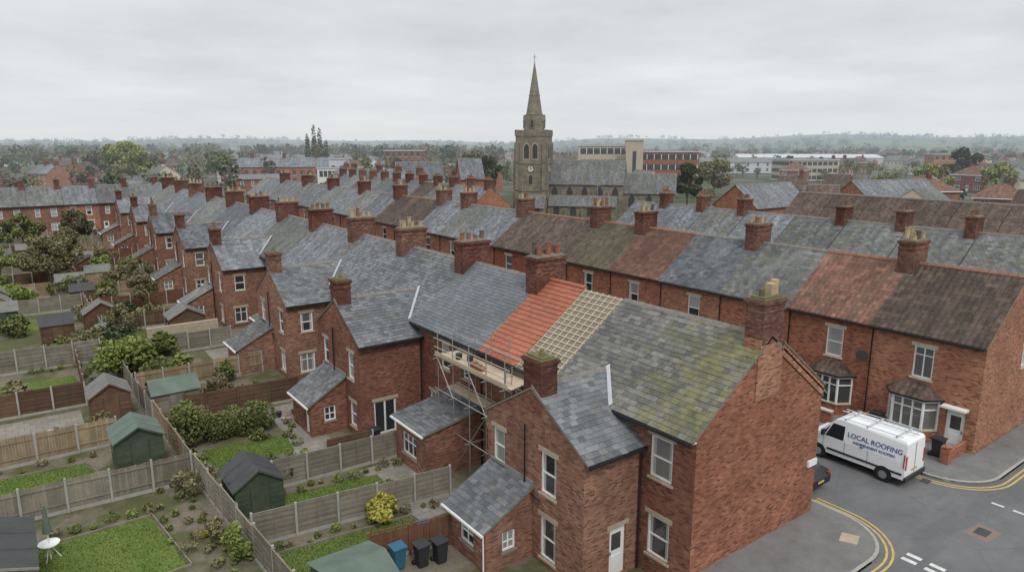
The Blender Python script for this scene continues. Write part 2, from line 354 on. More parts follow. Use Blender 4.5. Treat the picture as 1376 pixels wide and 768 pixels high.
def chimney(mb,cx,cy,lx,ly,zb,zt,pots=4,along='x',pot='pot_cream',brickm='brick_chimney',aerial=False,cap='cement'):
    h=lx/2;g=ly/2
    mb.box(cx-h,cx+h,cy-g,cy+g,zb,zt-.5,brickm)
    mb.box(cx-h-.04,cx+h+.04,cy-g-.04,cy+g+.04,zt-.5,zt-.42,brickm)
    mb.box(cx-h,cx+h,cy-g,cy+g,zt-.42,zt-.24,brickm)
    mb.box(cx-h-.05,cx+h+.05,cy-g-.05,cy+g+.05,zt-.24,zt-.16,brickm)
    mb.box(cx-h-.09,cx+h+.09,cy-g-.09,cy+g+.09,zt-.16,zt-.06,brickm)
    mb.box(cx-h-.03,cx+h+.03,cy-g-.03,cy+g+.03,zt-.06,zt,brickm,top=cap)
    mb.box(cx-h+.1,cx+h-.1,cy-g+.1,cy+g-.1,zt,zt+.07,cap)
    for i in range(pots):
        t=(i+.5)/pots-.5
        px,py=(cx+t*(lx-.1),cy) if along=='x' else (cx,cy+t*(ly-.1))
        if pots>4:
            t=((i//2)+.5)/((pots+1)//2)-.5; s=.2*(1 if i%2 else -1)
            px,py=(cx+t*(lx-.1),cy+s) if along=='x' else (cx+s,cy+t*(ly-.1))
        hh=random.choice([.3,.45,.5,.55,.75]); pm=random.choice([pot,pot,pot,'pot_terra','pot_dark'])
        mb.tube((px,py,zt+.03),(px,py,zt+hh),.15,pm,10,.12); mb.tube((px,py,zt+hh-.07),(px,py,zt+hh),.15,pm,10,.15)
        mb.tube((px,py,zt+hh),(px,py,zt+hh+.005),.1,'louvre',8)
    if aerial:
        mb.tube((cx,cy+g,zt-.6),(cx,cy+g,zt+1.9),.018,'metal_tube',5)
        mb.tube((cx-.1,cy+g-.5,zt+1.85),(cx+.1,cy+g+.5,zt+1.85),.012,'metal_tube',4)
        for i in range(8):
            y=cy+g-.45+.13*i; x=cx-.09+.026*i
            mb.tube((x-.2,y,zt+1.85),(x+.2,y,zt+1.85),.008,'metal_tube',4)
def gutter(mb,x,y0,y1,z,face,mat='gutter_black'):
    mb.box(min(x,x+face*.11),max(x,x+face*.11),y0,y1,z-.1,z,mat)
def downpipe(mb,x,y,z0,z1,mat='gutter_black'):
    mb.tube((x,y,z0),(x,y,z1),.04,mat,6)
class House:
    def __init__(s,name='brick_house',loc=(0,0,0),single=False):
        s.loc=loc; s.single=single; s.name=name; s.p={}
    def __getitem__(s,k):
        if s.single: k='all'
        return s.p.setdefault(k,MB())
    def done(s):
        if s.single:
            return s['all'].mesh(s.name,s.loc)
        e=empty(s.name,s.loc)
        for k,mb in s.p.items():
            if mb.f: mb.build(k,e,s.loc)
        return e
def unit(h,x0,x1,y0,y1,ze,zr,roof,wm,front,back,lo=False,hi=False,zb=0.,gops=(),lint='cream_stone',sl=None,gm=None,ridge='ridge_tile'):
    W=h['walls'];N=h['windows']
    wall(W,N,'x',x0,-1,y0,y1,zb,ze,front,wm,lint)
    wall(W,N,'x',x1,1,y0,y1,zb,ze,back,wm,lint)
    xm=(x0+x1)/2; gm=gm or wm
    if lo:
        wall(W,N,'y',y0,-1,x0,x1,zb,ze,list(gops),gm,lint); W.poly([(x0,y0,ze),(x1,y0,ze),(xm,y0,zr)],gm)
    if hi:
        wall(W,N,'y',y1,1,x0,x1,zb,ze,[],gm,lint); W.poly([(x0,y1,ze),(x1,y1,ze),(xm,y1,zr)],gm)
    roof_gable(h['roof'],x0,x1,y0,y1,ze,zr,roof,'y',v0=.06 if lo else 0,v1=.06 if hi else 0,ridge=ridge)
    if sl:
        mt,w,rh=sl; s=(zr-ze)/(xm-x0); ov=.30; th=.09
        a=.07 if lo else 0; b=.07 if hi else 0
        slates(h['roof'],(x0-ov,y0-a,ze-ov*s+th),(x0-ov,y1+b,ze-ov*s+th),(xm,y0-a,zr+th),(xm,y1+b,zr+th),w,rh,mt)
    s=(zr-ze)/(xm-x0)
    gutter(h['gutter'],x0-.3,y0,y1,ze-.3*s+.05,-1); gutter(h['gutter'],x1+.3,y0,y1,ze-.3*s+.05,1)
    h['gutter'].box(x0-.2,x0-.002,y0,y1,ze-.22,ze-.16,'white_paint')
def gen(y0,y1,zg=0.,two=True,door=True):
    w=y1-y0; o=[]
    c=y0+w*.38
    o.append((c-.5,c+.5,3.35,4.95,'sash'))
    if w>6.5: o.append((y1-1.9,y1-1.0,3.45,4.9,'sash'))
    o.append((c-.6,c+.6,zg+.8,zg+2.3,'wide'))
    if door: o.append((y1-1.3,y1-.42,zg+.02,zg+2.1,'door'))
    return o
# ================================================================== ROW A (near terrace, under repair)
AX0,AX1,AM=18.8,27.0,22.9
ZE,ZR=5.7,8.7
SL=(ZR-ZE)/(AM-AX0)
YA=[14.5,22.3,28.2,35.5,43.5,52.1,61,70.4,79.9,90.2,100.8,111.5,122,133,144]
def backs(i,y0,y1):
    if i==0: return [(15.55,16.65,3.4,5.1,'sash'),(15.55,16.65,.1,1.8,'sash')]
    if i==1: return [(24.6,25.5,3.6,5.0,'sash'),(27.0,27.9,.2,1.9,'case')]
    if i==2: return [(29.3,30.2,3.5,5.0,'sash'),(31.6,32.5,3.5,5.0,'sash'),(33.0,33.9,0.,1.7,'case')]
    w=y1-y0; return [(y0+w*.15,y0+w*.15+.95,3.4,4.95,'sash'),(y0+w*.4,y0+w*.4+.95,3.4,4.95,'sash'),(y0+w*.2,y0+w*.2+1.2,-.1,1.5,'case'),(y0+w*.5,y0+w*.5+.9,-.75,1.3,'door')]
for i in range(len(YA)-1):
    y0,y1=YA[i],YA[i+1]
    h=House('brick_house',(AX0,y0,0))
    sl=None; rf='slate' if i%3 else 'slate_old'
    if i==0: sl=('slate_mossy',.36,.25); rf='slate_old'
    if i==2: sl=('slate_blue',.30,.22)
    if i in(3,4): sl=('slate_grey',.34,.24)
    if i==1: rf='underlay'
    unit(h,AX0,AX1,y0,y1,ZE,ZR,rf,'brick_rear',backs(i,y0,y1),gen(y0,y1),lo=(i==0),hi=(i==len(YA)-2),zb=-1.0,sl=sl,gm='brick_gable',ridge=None if i==1 else 'ridge_tile')
    C=h['chimney']
    if i==0:
        C.box(22.1,23.7,14.455,15.2,6.3,8.05,'brick_gable')
        C.box(22.2,23.6,14.45,15.2,8.05,8.7,'brick_gable')
        chimney(C,22.9,14.84,1.3,.8,8.5,10.25,0,brickm='brick_chimney',cap='moss_cap')
        C.box(23.0,23.3,14.7,15.0,10.25,10.75,'pot_cream');C.box(23.3,23.52,14.75,14.98,10.25,10.87,'pot_cream');C.tube((22.6,14.85,10.25),(22.6,14.85,10.6),.13,'pot_dark',10,.1)
        C.tube((22.3,15.2,9.4),(22.3,15.2,11.3),.018,'metal_tube',5)
        C.obox((23.7,14.44,ZR-.8*SL-.25),(3.3,0,-3.3*SL),(0,.3,0),(0,0,.52),'brick_gable'); C.obox((23.68,14.40,ZR-.78*SL+.27),(3.36,0,-3.36*SL),(0,.38,0),(0,0,.06),'cement')
    elif i>=2:
        chimney(C,AM,y0,2.0,.95,ZR-1.0,10.1,random.choice([4,5,6]),'x','pot_cream' if R()<.6 else 'pot_terra',aerial=(i%3==0))
        C.box(AM-1.08,AM+1.08,y0-.55,y0+.55,ZR-.9,ZR-.66,'lead_dull')
    if i>=1: downpipe(h['gutter'],AX0-.08,y0+.1,-.9,ZE-.2)
    if i==1:
        Rf=h['roof']; th=.09; ov=.3
        ze_=ZE-ov*SL+th
        slates(Rf,(AX0-ov,25.0,ze_+.03),(AX0-ov,28.2,ze_+.03),(AM,25.0,ZR+th+.03),(AM,28.2,ZR+th+.03),.30,.29,'tile_new',lift=.045,skew=.003,thk=.03)
        nb=17
        for k in range(nb):
            t=(k+.4)/nb; x=AX0-ov+(AM-AX0+ov)*t; z=ze_+(ZR+th-ze_)*t
            Rf.obox((x,22.3,z+.03),(0,2.7+(U(0,.25) if k%3==0 else 0),0),(.045*.81,0,.045*.59),(-.03*.59,0,.03*.81),'batten')
        for k in range(7):
            y=22.42+k*.42
            Rf.obox((AX0-ov,y,ze_+.004),(0,.05,0),(AM-AX0+ov,0,ZR+th-ze_),(-.025*.59,0,.025*.81),'batten')
        for k in range(14):
            y=25.0+k*.23; 
            if y<28: Rf.tube((AM,y,ZR+th+.06),(AM,y+.22,ZR+th+.06),.12,'tile_new',8)
    h.done()
def outrigger(h,x0,ya,yb,ze,zr,side_ops,gab_ops,zb=-1.0,slm='slate_grey',chm=True,x1=AX0,detail=True,pots=0):
    ym=(ya+yb)/2; W=h['walls'];N=h['windows']
    wall(W,N,'x',x0,-1,ya,yb,zb,ze,gab_ops,'brick_rear'); W.poly([(x0,ya,ze),(x0,yb,ze),(x0,ym,zr)],'brick_rear')
    wall(W,N,'y',ya,-1,x0,x1,zb,ze,side_ops,'brick_rear'); wall(W,N,'y',yb,1,x0,x1,zb,ze,[],'brick_rear')
    xe=x1+(zr-ZE)/SL+.2
    roof_gable(h['roof'],x0,xe,ya,yb,ze,zr,'slate','x',ov=.22,v0=.05)
    if detail:
        s=(zr-ze)/(ym-ya)
        slates(h['roof'],(x0-.06,ya-.24,ze-.24*s+.09),(xe,ya-.24,ze-.24*s+.09),(x0-.06,ym,zr+.09),(xe,ym,zr+.09),.34,.24,slm)
        slates(h['roof'],(x0-.06,yb+.24,ze-.24*s+.09),(xe,yb+.24,ze-.24*s+.09),(x0-.06,ym,zr+.09),(xe,ym,zr+.09),.34,.24,slm)
    s=(zr-ze)/(ym-ya)
    xr=x1+(zr-ZE)/SL; yv=ya+(ZE-ze)/s
    p=Vector((x1-.25,yv-.25,ZE-.25*SL+.13)); q=Vector((xr,ym,zr+.14)); h['roof'].obox(p-Vector((.07,-.0,0)),q-p,(.16,-.06,.07),(0,0,.02),'lead')
    g=h['gutter']; g.box(x0,x1,ya-.34,ya-.23,ze-.2,ze-.1,'gutter_black'); downpipe(g,x1-.12,ya-.1,zb,ze-.15)
    yp=ym+.35; downpipe(g,x0-.09,yp,zb,ze+.3); g.tube((x0-.09,yp,2.1),(x0-.09,yp-1.0,1.95),.035,'gutter_black')
    if chm:
        C=h['chimney']; chimney(C,x0+.42,ym,.8,1.15,zr-1.2,zr+1.25,pots,'y','pot_terra',cap='moss_cap')
        C.box(x0-.004,x0+.86,ym-.66,ym+.66,zr-1.0,zr-.35,'brick_rear')
        if pots==0: C.tube((x0+.42,ym-.1,zr+1.3),(x0+.42,ym-.1,zr+1.6),.16,'moss_cap',7,.05)
h=House('brick_house',(15.8,17.1,0))
outrigger(h,15.8,17.1,23.4,4.6,6.5,[(17.2,18.1,-.75,1.35,'door')],[(18.7,19.65,2.35,4.1,'sash'),(18.7,19.65,-.5,1.3,'sash'),(22.1,22.95,2.45,4.0,'sash')])
def leanto(h,x0,x1,ya,yb,zl,zh,ops,sops,mat='slate_grey',wm='brick_rear'):
    W=h['walls'];N=h['windows']
    wall(W,N,'x',x0,-1,ya,yb,-1.0,zl,ops,wm,None); wall(W,N,'y',ya,-1,x0,x1,-1.0,zl,sops,wm,None); wall(W,N,'y',yb,1,x0,x1,-1,zl,[],wm,None)
    for y in(ya,yb): W.poly([(x0,y,zl),(x1,y,zl),(x1,y,zh)],wm)
    s=(zh-zl)/(x1-x0); R_=h['roof']
    A=(x0-.2,ya-.15,zl-.2*s+.06);B=(x0-.2,yb+.15,zl-.2*s+.06);C=(x1,yb+.15,zh+.06);D=(x1,ya-.15,zh+.06)
    R_.poly([A,B,C,D],'slate_old'); R_.obox((A[0],A[1],A[2]-.08),(0,B[1]-A[1],0),(x1-A[0],0,C[2]-A[2]),(0,0,.075),'cement')
    if mat: slates(R_,A,B,D,C,.32,.24,mat)
    R_.obox((x1-.06,ya-.1,zh+.03),(0,yb-ya+.2,0),(.055,0,.0),(0,0,.2),'lead_dull')
    h['gutter'].box(x0-.3,x0-.2,ya-.15,yb+.15,zl-.2*s-.06,zl-.2*s+.03,'white_paint')
leanto(h,13.5,15.8,20.2,23.0,1.15,2.35,[(21.1,22.1,-.1,.85,'case')],[(14.3,14.95,-.1,.75,'case')])
h['gutter'].tube((13.45,20.3,-.8),(13.45,20.3,1.1),.035,'white_paint',6)
h.done()
h=House('brick_house',(14.8,34.8,0))
outrigger(h,14.8,34.8,41.2,4.9,6.9,[(15.6,17.0,-.7,1.35,'french')],[(35.6,36.4,2.6,4.2,'sash'),(39.4,40.2,2.6,4.2,'sash'),(35.5,36.4,-.3,1.2,'sash')],slm='slate_grey')
leanto(h,12.6,14.8,36.9,40.0,1.2,2.5,[(37.3,38.0,-.75,1.1,'door')],[(13.4,14.1,.0,.9,'case')])
h.done()
h=House('brick_extension',(15.4,28.4,0))
leanto(h,15.4,18.8,28.4,31.6,1.7,2.3,[(29.4,30.9,-.1,1.1,'wide')],[],mat='slate_grey',wm='brick_rear')
h.done()
for ap,x0 in ((50.6,14.8),(68,14.8),(84,14.8),(100,14.6),(116,14.6),(132,14.5)):
    h=House('brick_house',(x0,ap-3.4,0))
    outrigger(h,x0,ap-3.4,ap+3.4,4.8,6.9,[(x0+1.0,x0+1.9,2.7,4.1,'sash'),(x0+.8,x0+1.9,-.3,1.1,'case')],[(ap-2.6,ap-1.7,2.6,4.2,'sash'),(ap+1.6,ap+2.5,2.6,4.2,'sash'),(ap-2.6,ap-1.6,-.3,1.2,'case'),(ap+1.4,ap+2.3,-.7,1.3,'door')],detail=(ap<60),pots=random.choice([0,2]))
    leanto(h,x0-2.6,x0,ap+U(-1,1),ap+U(2.4,3.3),1.2,2.5,[],[(x0-1.9,x0-1.0,-.1,.9,'case')],mat=None)
    h.done()
    h=House('brick_extension',(15.5,ap+4.5,0)); yy=ap+5.2
    leanto(h,15.6,18.8,yy,yy+3.0,1.5,2.5,[(yy+.6,yy+2.2,-.1,1.0,'wide')],[],mat=None,wm=random.choice(['brick_rear','render_white','brick_rear'])); h.done()
# ================================================================== ROW B
BX0,BX1,BM=39.0,47.0,43.0; BZE,BZR=6.0,9.0
YB=[12.6,18.4,23.6,28.9,34.3,39.7,45.2,50.8,56.4,61.8,67.2,72.8,78.6,84.4,90,96,102,108,114,120,126,132,138,144]
RB=['tile_brown','tile_red','slate_old','slate','tile_red','tile_moss','tile_brown','tile_brown','slate','slate_old','slate','tile_brown','tile_brown']+['slate','slate_old']*8
CB={18.4:0,28.9:0,39.7:0,45.2:0,56.4:0,67.2:0,72.8:0,84.4:0,96:0,108:0,120:0,132:0}
for i in range(len(YB)-1):
    y0,y1=YB[i],YB[i+1]; h=House('brick_house',(BX0,y0,0))
    wc=[15.5,20.5,25.8,31.1,37.0,42.3,48,53.9][i] if i<8 else (y0+y1)/2
    fr=[(wc-.52,wc+.52,3.45,5.2,'case' if i==0 else 'sash')]
    if i==0: fr.append((13.15,14.05,.02,2.15,'door'))
    elif i==1: fr.append((22.1,23.0,.02,2.15,'door'))
    else: fr+= [(wc-.7,wc+.7,.8,2.4,'wide'),(y1-1.4,y1-.5,.02,2.1,'door')]
    go=[(44.2,44.9,3.8,5.0,'case')] if i==0 else ()
    unit(h,BX0,BX1,y0,y1,BZE,BZR,RB[i],'brick_front',fr,gen(y0,y1),lo=(i==0),hi=(i==len(YB)-2),zb=0,gops=go,lint='pale_stone',gm='brick_gable',ridge='ridge_red' if 'tile' in RB[i] else 'ridge_tile')
    if y0 in CB: 
        chimney(h['chimney'],BM,y0,1.7,.95,BZR-1,10.4,random.choice([4,5,6]),'x','pot_cream',aerial=(i%2==0)); h['chimney'].box(BM-.95,BM+.95,y0-.55,y0+.55,BZR-.8,BZR-.56,'lead_dull')
    downpipe(h['gutter'],BX0-.08,y1-.12,0,BZE-.2)
    if i<2:
        b0,b1=(14.55,16.9) if i==0 else (19.3,21.5)
        Bm=h['bay_window']; xf=BX0-.75
        pts=[(BX0,b0-.15),(xf,b0+.35),(xf,b1-.35),(BX0,b1+.15)]
        for k in range(3):
            (xa,ya),(xb,yb)=pts[k],pts[k+1]
            d=Vector((xb-xa,yb-ya,0)); L=d.length; dn=d.normalized(); nrm=Vector((-dn.y,dn.x,0)); 
            if nrm.x>0 : nrm=-nrm
            o=Vector((xa,ya,0))
            Bm.obox(o,dn*L,-nrm*.15,(0,0,.75),'brick_front'); Bm.obox(o+Vector((0,0,.75))+nrm*.05,dn*L,-nrm*.25,(0,0,.08),'pale_stone')
            Bm.obox(o+Vector((0,0,2.35)),dn*L,-nrm*.15,(0,0,.25),'white_paint')
            Bm.poly([o+Vector((0,0,.83))-nrm*.09,o+d+Vector((0,0,.83))-nrm*.09,o+d+Vector((0,0,2.35))-nrm*.09,o+Vector((0,0,2.35))-nrm*.09],'glass',.35 if i==0 else .1)
            nm=3 if k==1 else 1
            for q in range(nm+1):
                Bm.obox(o+dn*(L-.08)*q/nm+Vector((0,0,.83)),dn*.08,-nrm*.14,(0,0,1.52),'white_paint')
            Bm.obox(o+Vector((0,0,1.9))-nrm*.03,dn*L,-nrm*.08,(0,0,.06),'white_paint')
        m0,m1=b0+.55,b1-.55
        e=[(BX0,b0-.35,2.58),(xf-.2,b0+.28,2.58),(xf-.2,b1-.28,2.58),(BX0,b1+.35,2.58)]; r=[(BX0,m0,3.2),(BX0,m1,3.2)]
        Bm.poly([e[0],e[1],r[0]],'tile_brown');Bm.poly([e[1],e[2],r[1],r[0]],'tile_brown');Bm.poly([e[2],e[3],r[1]],'tile_brown')
        for k in range(3): Bm.poly([e[k],e[k+1],(e[k+1][0],e[k+1][1],2.48),(e[k][0],e[k][1],2.48)],'gutter_black')
    if i==0:
        h['door_hood'].box(BX0-.5,BX0-.01,13.0,14.2,2.32,2.42,'white_paint'); h['door_hood'].box(BX0-.9,BX0-.02,13.05,14.15,.0,.17,'concrete')
    if i==1:
        D=h['satellite_dish']; c=Vector((BX0-.35,17.6+1.0,4.0))
        D.tube(c,c+Vector((-.08,-.03,.02)),.2,'plastic_dark',14,.33); D.tube(c,(BX0,18.6,3.9),.02,'metal_tube',5)
    h.done()
# ================================================================== shared far units
def var_unit(roof,wallm,chim=True,w=5.6,zt=0.):
    h=House('brick_house',single=True)
    fr=[(w*.3-.5,w*.3+.5,3.4,4.95,'sash'),(w*.75-.4,w*.75+.4,3.4,4.9,'sash'),(w*.3-.7,w*.3+.7,.8,2.3,'wide'),(w*.75,w*.75+.9,.02,2.1,'door')]
    unit(h,0,8.2,0,w,5.6,8.6+zt,roof,wallm,fr,fr,lo=True,hi=True,lint='pale_stone' if wallm=='brick_front' else None)
    if chim: chimney(h['c'],4.1,0.5,1.5,.85,7.6,10.0+zt,4,'x','pot_terra')
    return h.done()
VU=[var_unit('slate','brick_front'),var_unit('slate_old','brick_rear'),var_unit('tile_brown','brick_front'),var_unit('slate','brick_rear',False),var_unit('tile_red','brick_front'),var_unit('slate','render_white'),var_unit('tile_brown','brick_rear',False),var_unit('slate_old','render_cream',False),var_unit('felt_grey','brick_front',False,5.6,-1.8)]
def hip(roof,wallm,w=10,d=9,two=True):
    M=MB(); z=5.4 if two else 2.7
    fr=[(1.2,2.9,.8,2.2,'wide'),(w-3,w-1.3,.8,2.2,'wide'),(w/2-.45,w/2+.45,.02,2.1,'door')]+([(1.2,2.8,3.5,4.8,'case'),(w-2.9,w-1.3,3.5,4.8,'case')] if two else [])
    for k,f in((0,-1),(d,1)): wall(M,M,'x',k,f,0,w,0,z,fr,wallm,None)
    for k,f in((0,-1),(w,1)): wall(M,M,'y',k,f,0,d,0,z,[(3.5,4.6,.9,2.1,'case')],wallm,None)
    o=.35; zr=z+2.8; E=[(-o,-o,z-.1),(d+o,-o,z-.1),(d+o,w+o,z-.1),(-o,w+o,z-.1)]; a=(d/2,d*.45,zr); b=(d/2,w-d*.45,zr)
    M.poly([E[0],E[1],a],roof);M.poly([E[1],E[2],b,a],roof);M.poly([E[2],E[3],b],roof);M.poly([E[3],E[0],a,b],roof)
    for k in range(4): p,q=E[k],E[(k+1)%4]; M.poly([p,q,(q[0],q[1],z-.28),(p[0],p[1],z-.28)],'white_paint')
    M.box(d/2-.4,d/2+.4,w*.3,w*.3+.8,zr-1.5,zr+.8,'brick_chimney')
    return M.mesh('brick_house')
HU=[hip('tile_brown','brick_front'),hip('tile_red','brick_rear'),hip('slate','render_white',12),hip('tile_brown','brick_front',13,8,False),hip('slate_old','brick_front',18,11)]
def place(me,x,y,rot,name='brick_house',sc=1,z=0):
    o=bpy.data.objects.new(name,me); COL.objects.link(o); o.location=(x,y,z); o.rotation_euler=(0,0,rot); o.scale=(sc,sc,sc); return o
def row(x,y,n,rot=0.,w=None,z=0):
    w=w or [0,1,0,3,1]
    for i in range(n):
        k=i*5.6; place(VU[random.choice(w)],x-math.sin(rot)*k,y+math.cos(rot)*k,rot,z=z)
row(61,6,10,0,[0,1,0,3,1,0]); row(94,-8,12,0,[2,6,2,6]); row(61,95,12,0,[0,1,2]); row(128,-20,11,0,[0,2,6,4]); row(78,150,9,0,[0,1,3])
row(25,153,15,math.radians(90),[1,0,1],z=-.8)
def T(a,b): return (.807*a+.5906*b,-.5906*a+.807*b)   # town axes (metres, turned 36 deg)
A36=math.radians(-36.2)
excl=[(12,160,34),(100,235,55),(-50,240,26)]
occ=[]
def free(a,b,r):
    x,y=T(a,b)
    if x<112 and y<165 and x>-60 and b<175: return False
    if -30<x<115 and y<200: return False
    for (p,q,s) in excl:
        if math.hypot(a-p,b-q)<s+r*.6: return False
    for (p,q,s) in occ:
        if math.hypot(a-p,b-q)<s+r: return False
    return True
cnt=0
for t in range(1700):
    b=175+ (R()**1.2)*620; a=U(-.86,.92)*b
    if t<150: b=U(110,190); a=U(.35,.95)*b
    if R()<.45:
        if not free(a,b,10): continue
        occ.append((a,b,8)); x,y=T(a,b); place(random.choice(HU),x,y,U(0,6.28),sc=U(.9,1.15),z=-.6); cnt+=1
        continue
    n=random.choice([1,2,2,3,4,6]) ; r=n*3.0+5
    if not free(a,b,r): continue
    x,y=T(a,b)
    occ.append((a,b,r)); rot=random.choice([0,math.pi/2,math.radians(30),math.radians(-25),math.radians(60)])+U(-.15,.15)
    kinds=random.choice([[0,1],[2,6],[4,2],[5,7,2],[3,6],[8],[7]])
    row(x+math.sin(rot)*n*2.8,y-math.cos(rot)*n*2.8,n,rot,kinds,z=-.5); cnt+=n
    if cnt>430: break
# ================================================================== CHURCH
ch=empty('church',(*T(4.9,155),-.5)); ch.rotation_euler=(0,0,A36+math.radians(-14))
M=MB(); S='church_stone'; hw=3.4
M.box(-hw,hw,-hw,hw,0,18.2,S)
for z in(6.0,12.0,17.9): M.box(-hw-.12,hw+.12,-hw-.12,hw+.12,z,z+.3,S)
for sx in(-1,1):
    for sy in(-1,1):
        for k,(zz,d) in enumerate(((0,.7),(6.3,.5),(12.3,.3))):
            zt=(6.0,12.0,16.5)[k]
            M.box(min(sx*(hw-.8),sx*hw),max(sx*(hw-.8),sx*hw),min(sy*hw,sy*(hw+d)),max(sy*hw,sy*(hw+d)),zz,zt,S)
            M.box(min(sx*hw,sx*(hw+d)),max(sx*hw,sx*(hw+d)),min(sy*(hw-.8),sy*hw),max(sy*(hw-.8),sy*hw),zz,zt,S)
M.box(-hw-.15,hw+.15,-hw-.15,hw+.15,18.2,18.7,S)
for sgn in(-1,1):
    for k in range(5):
        a=-hw-.15+k*1.5; 
        M.box(a,a+.9,sgn*(hw+.0)-.15,sgn*(hw+.0)+.15,18.7,19.25,S); M.box(sgn*hw-.15,sgn*hw+.15,a,a+.9,18.703,19.253,S)
M.build('tower',ch)
M=MB()
def arch(M,face,cx,z0,z1,w,mat,pr=.03):
    pts=[(cx-w/2,z0),(cx+w/2,z0),(cx+w/2,z1-w*.6),(cx+w*.32,z1-w*.22),(cx,z1),(cx-w*.32,z1-w*.22),(cx-w/2,z1-w*.6)]
    for d in face:
        P=[]
        for a,z in pts:
            P.append({'s':(a,-hw-pr,z),'n':(a,hw+pr,z),'w':(-hw-pr,a,z),'e':(hw+pr,a,z)}[d])
        M.poly(P,mat)
for cx in(-.95,.95):
    arch(M,'snwe',cx,12.9,16.6,1.5,'cream_stone',.02); arch(M,'snwe',cx,13.1,16.3,1.15,'louvre',.04)
arch(M,'snwe',0,7.6,9.6,.8,'louvre',.03); arch(M,'s',0,1.5,5.4,2.0,'louvre',.03)
for d in((0,-1),(-1,0),(1,0)):
    c=Vector((d[0]*(hw+.02),d[1]*(hw+.02),10.9)); M.tube(c,c+Vector((d[0]*.08,d[1]*.08,0)),.8,'louvre',20); M.tube(c,c+Vector((d[0]*.1,d[1]*.1,0)),.66,'pale_stone',20)
    n=Vector((d[0],d[1],0))*.12; M.tube(c+n,c+n+Vector((0,0,.6)),.05,'louvre',4); M.tube(c+n,c+n+Vector((.3*abs(d[1]),.3*abs(d[0]),.25)),.05,'louvre',4)
M.build('openings_and_clock',ch)
M=MB(); M.tube((0,0,18.6),(0,0,33.6),2.45,S,8,.06)
for z,r in((22.5,1.85),(26.5,1.2)): M.tube((0,0,z),(0,0,z+.25),r+.06,S,8,r+.02)
for k in range(4):
    a=k*math.pi/2; d=Vector((math.cos(a),math.sin(a),0)); t=Vector((-d.y,d.x,0)); o=d*1.4+Vector((0,0,19.6))
    M.obox(o-t*.5,t*1.0,d*1.0,(0,0,1.6),S); M.poly([o-t*.5+d*1.0+Vector((0,0,1.6)),o+t*.5+d*1.0+Vector((0,0,1.6)),o+d*1.0+Vector((0,0,2.8))],S); M.poly([o-t*.6+d*1.05+Vector((0,0,1.5)),o+d*1.05+Vector((0,0,2.9)),o+d*.2+Vector((0,0,2.9)),o-t*.6+Vector((0,0,1.5))],S); M.poly([o+t*.6+d*1.05+Vector((0,0,1.5)),o+d*1.05+Vector((0,0,2.9)),o+d*.2+Vector((0,0,2.9)),o+t*.6+Vector((0,0,1.5))],S)
    M.poly([o-t*.3+d*1.03+Vector((0,0,.2)),o+t*.3+d*1.03+Vector((0,0,.2)),o+t*.3+d*1.03+Vector((0,0,1.4)),o+d*1.03+Vector((0,0,2.0)),o-t*.3+d*1.03+Vector((0,0,1.4))],'louvre')
M.tube((0,0,33.5),(0,0,35.2),.05,'gutter_black',5); M.tube((-.4,0,34.6),(.4,0,34.6),.05,'gutter_black',5)
M.build('spire',ch)
def nave(M,x0,x1,y0,y1,ze,zr,n,pr=.05):
    M.box(x0,x1,y0,y1,0,ze,S); ym=(y0+y1)/2
    for x in(x0,x1): M.poly([(x,y0,ze),(x,y1,ze),(x,ym,zr)],S)
    roof_gable(M,x0,x1,y0,y1,ze,zr,'slate_old','x',ov=.3,v0=.1,v1=.1)
    for k in range(n):
        cx=x0+(k+.5)*(x1-x0)/n; w=1.3
        pts=[(cx-w/2,ze*.35),(cx+w/2,ze*.35),(cx+w/2,ze*.8),(cx,ze*.93),(cx-w/2,ze*.8)]
        M.poly([(a,y0-pr,z) for a,z in pts],'louvre')
        b=x0+k*(x1-x0)/n; M.box(b,b+.5,y0-.7,y0,0,ze*.8,S)
M=MB(); nave(M,3.4,20,-1.5,7.5,7.8,12.6,5); nave(M,20,31,-.5,6.5,6.0,9.8,3); M.build('nave',ch)
M=MB(); nave(M,4.5,19,-6.0,-1.45,3.4,5.2,4); nave(M,-1.5,4.2,-9.5,-5,3.2,5.4,2); M.build('aisle',ch)
# ================================================================== office and larger town buildings
def frame_at(name,a,b,rot=0.,z=-.5):
    e=empty(name,(*T(a,b),z)); e.rotation_euler=(0,0,A36+rot); return e
def block(e,name,x0,x1,y0,y1,h,st,wm,roof='felt_grey',band=True,n=8):
    M=MB(); M.box(x0,x1,y0,y1,0,h,wm); M.box(x0-.3,x1+.3,y0-.3,y1+.3,h,h+.35,'metal_cladding',top=roof); M.box(x0+.4,x1-.4,y0+.4,y1-.4,h+.352,h+.42,roof)
    fh=h/st
    for s in range(st):
        z=s*fh+fh*.3
        if band:
            M.box(x0+.6,x1-.6,y0-.06,y0-.01,z,z+fh*.5,'glass',.1)
            for k in range(n+1):
                x=x0+.6+(x1-x0-1.2)*k/n; M.box(x-.1,x+.1,y0-.12,y0-.02,z,z+fh*.5,'white_paint')
            M.box(x0-.06,x0-.01,y0+.6,y1-.6,z,z+fh*.5,'glass',.1)
        else:
            for k in range(n):
                x=x0+(k+.5)*(x1-x0)/n; M.box(x-.6,x+.6,y0-.04,y0-.01,z,z+fh*.5,'glass',.1); M.box(x-.7,x+.7,y0-.08,y0-.005,z-.15,z-.02,'white_paint')
            for k in range(3):
                y=y0+(k+.5)*(y1-y0)/3; M.box(x0-.04,x0-.01,y-.6,y+.6,z,z+fh*.5,'glass',.1)
    M.build(name,e)
e=frame_at('office_building',42,232,math.radians(-6))
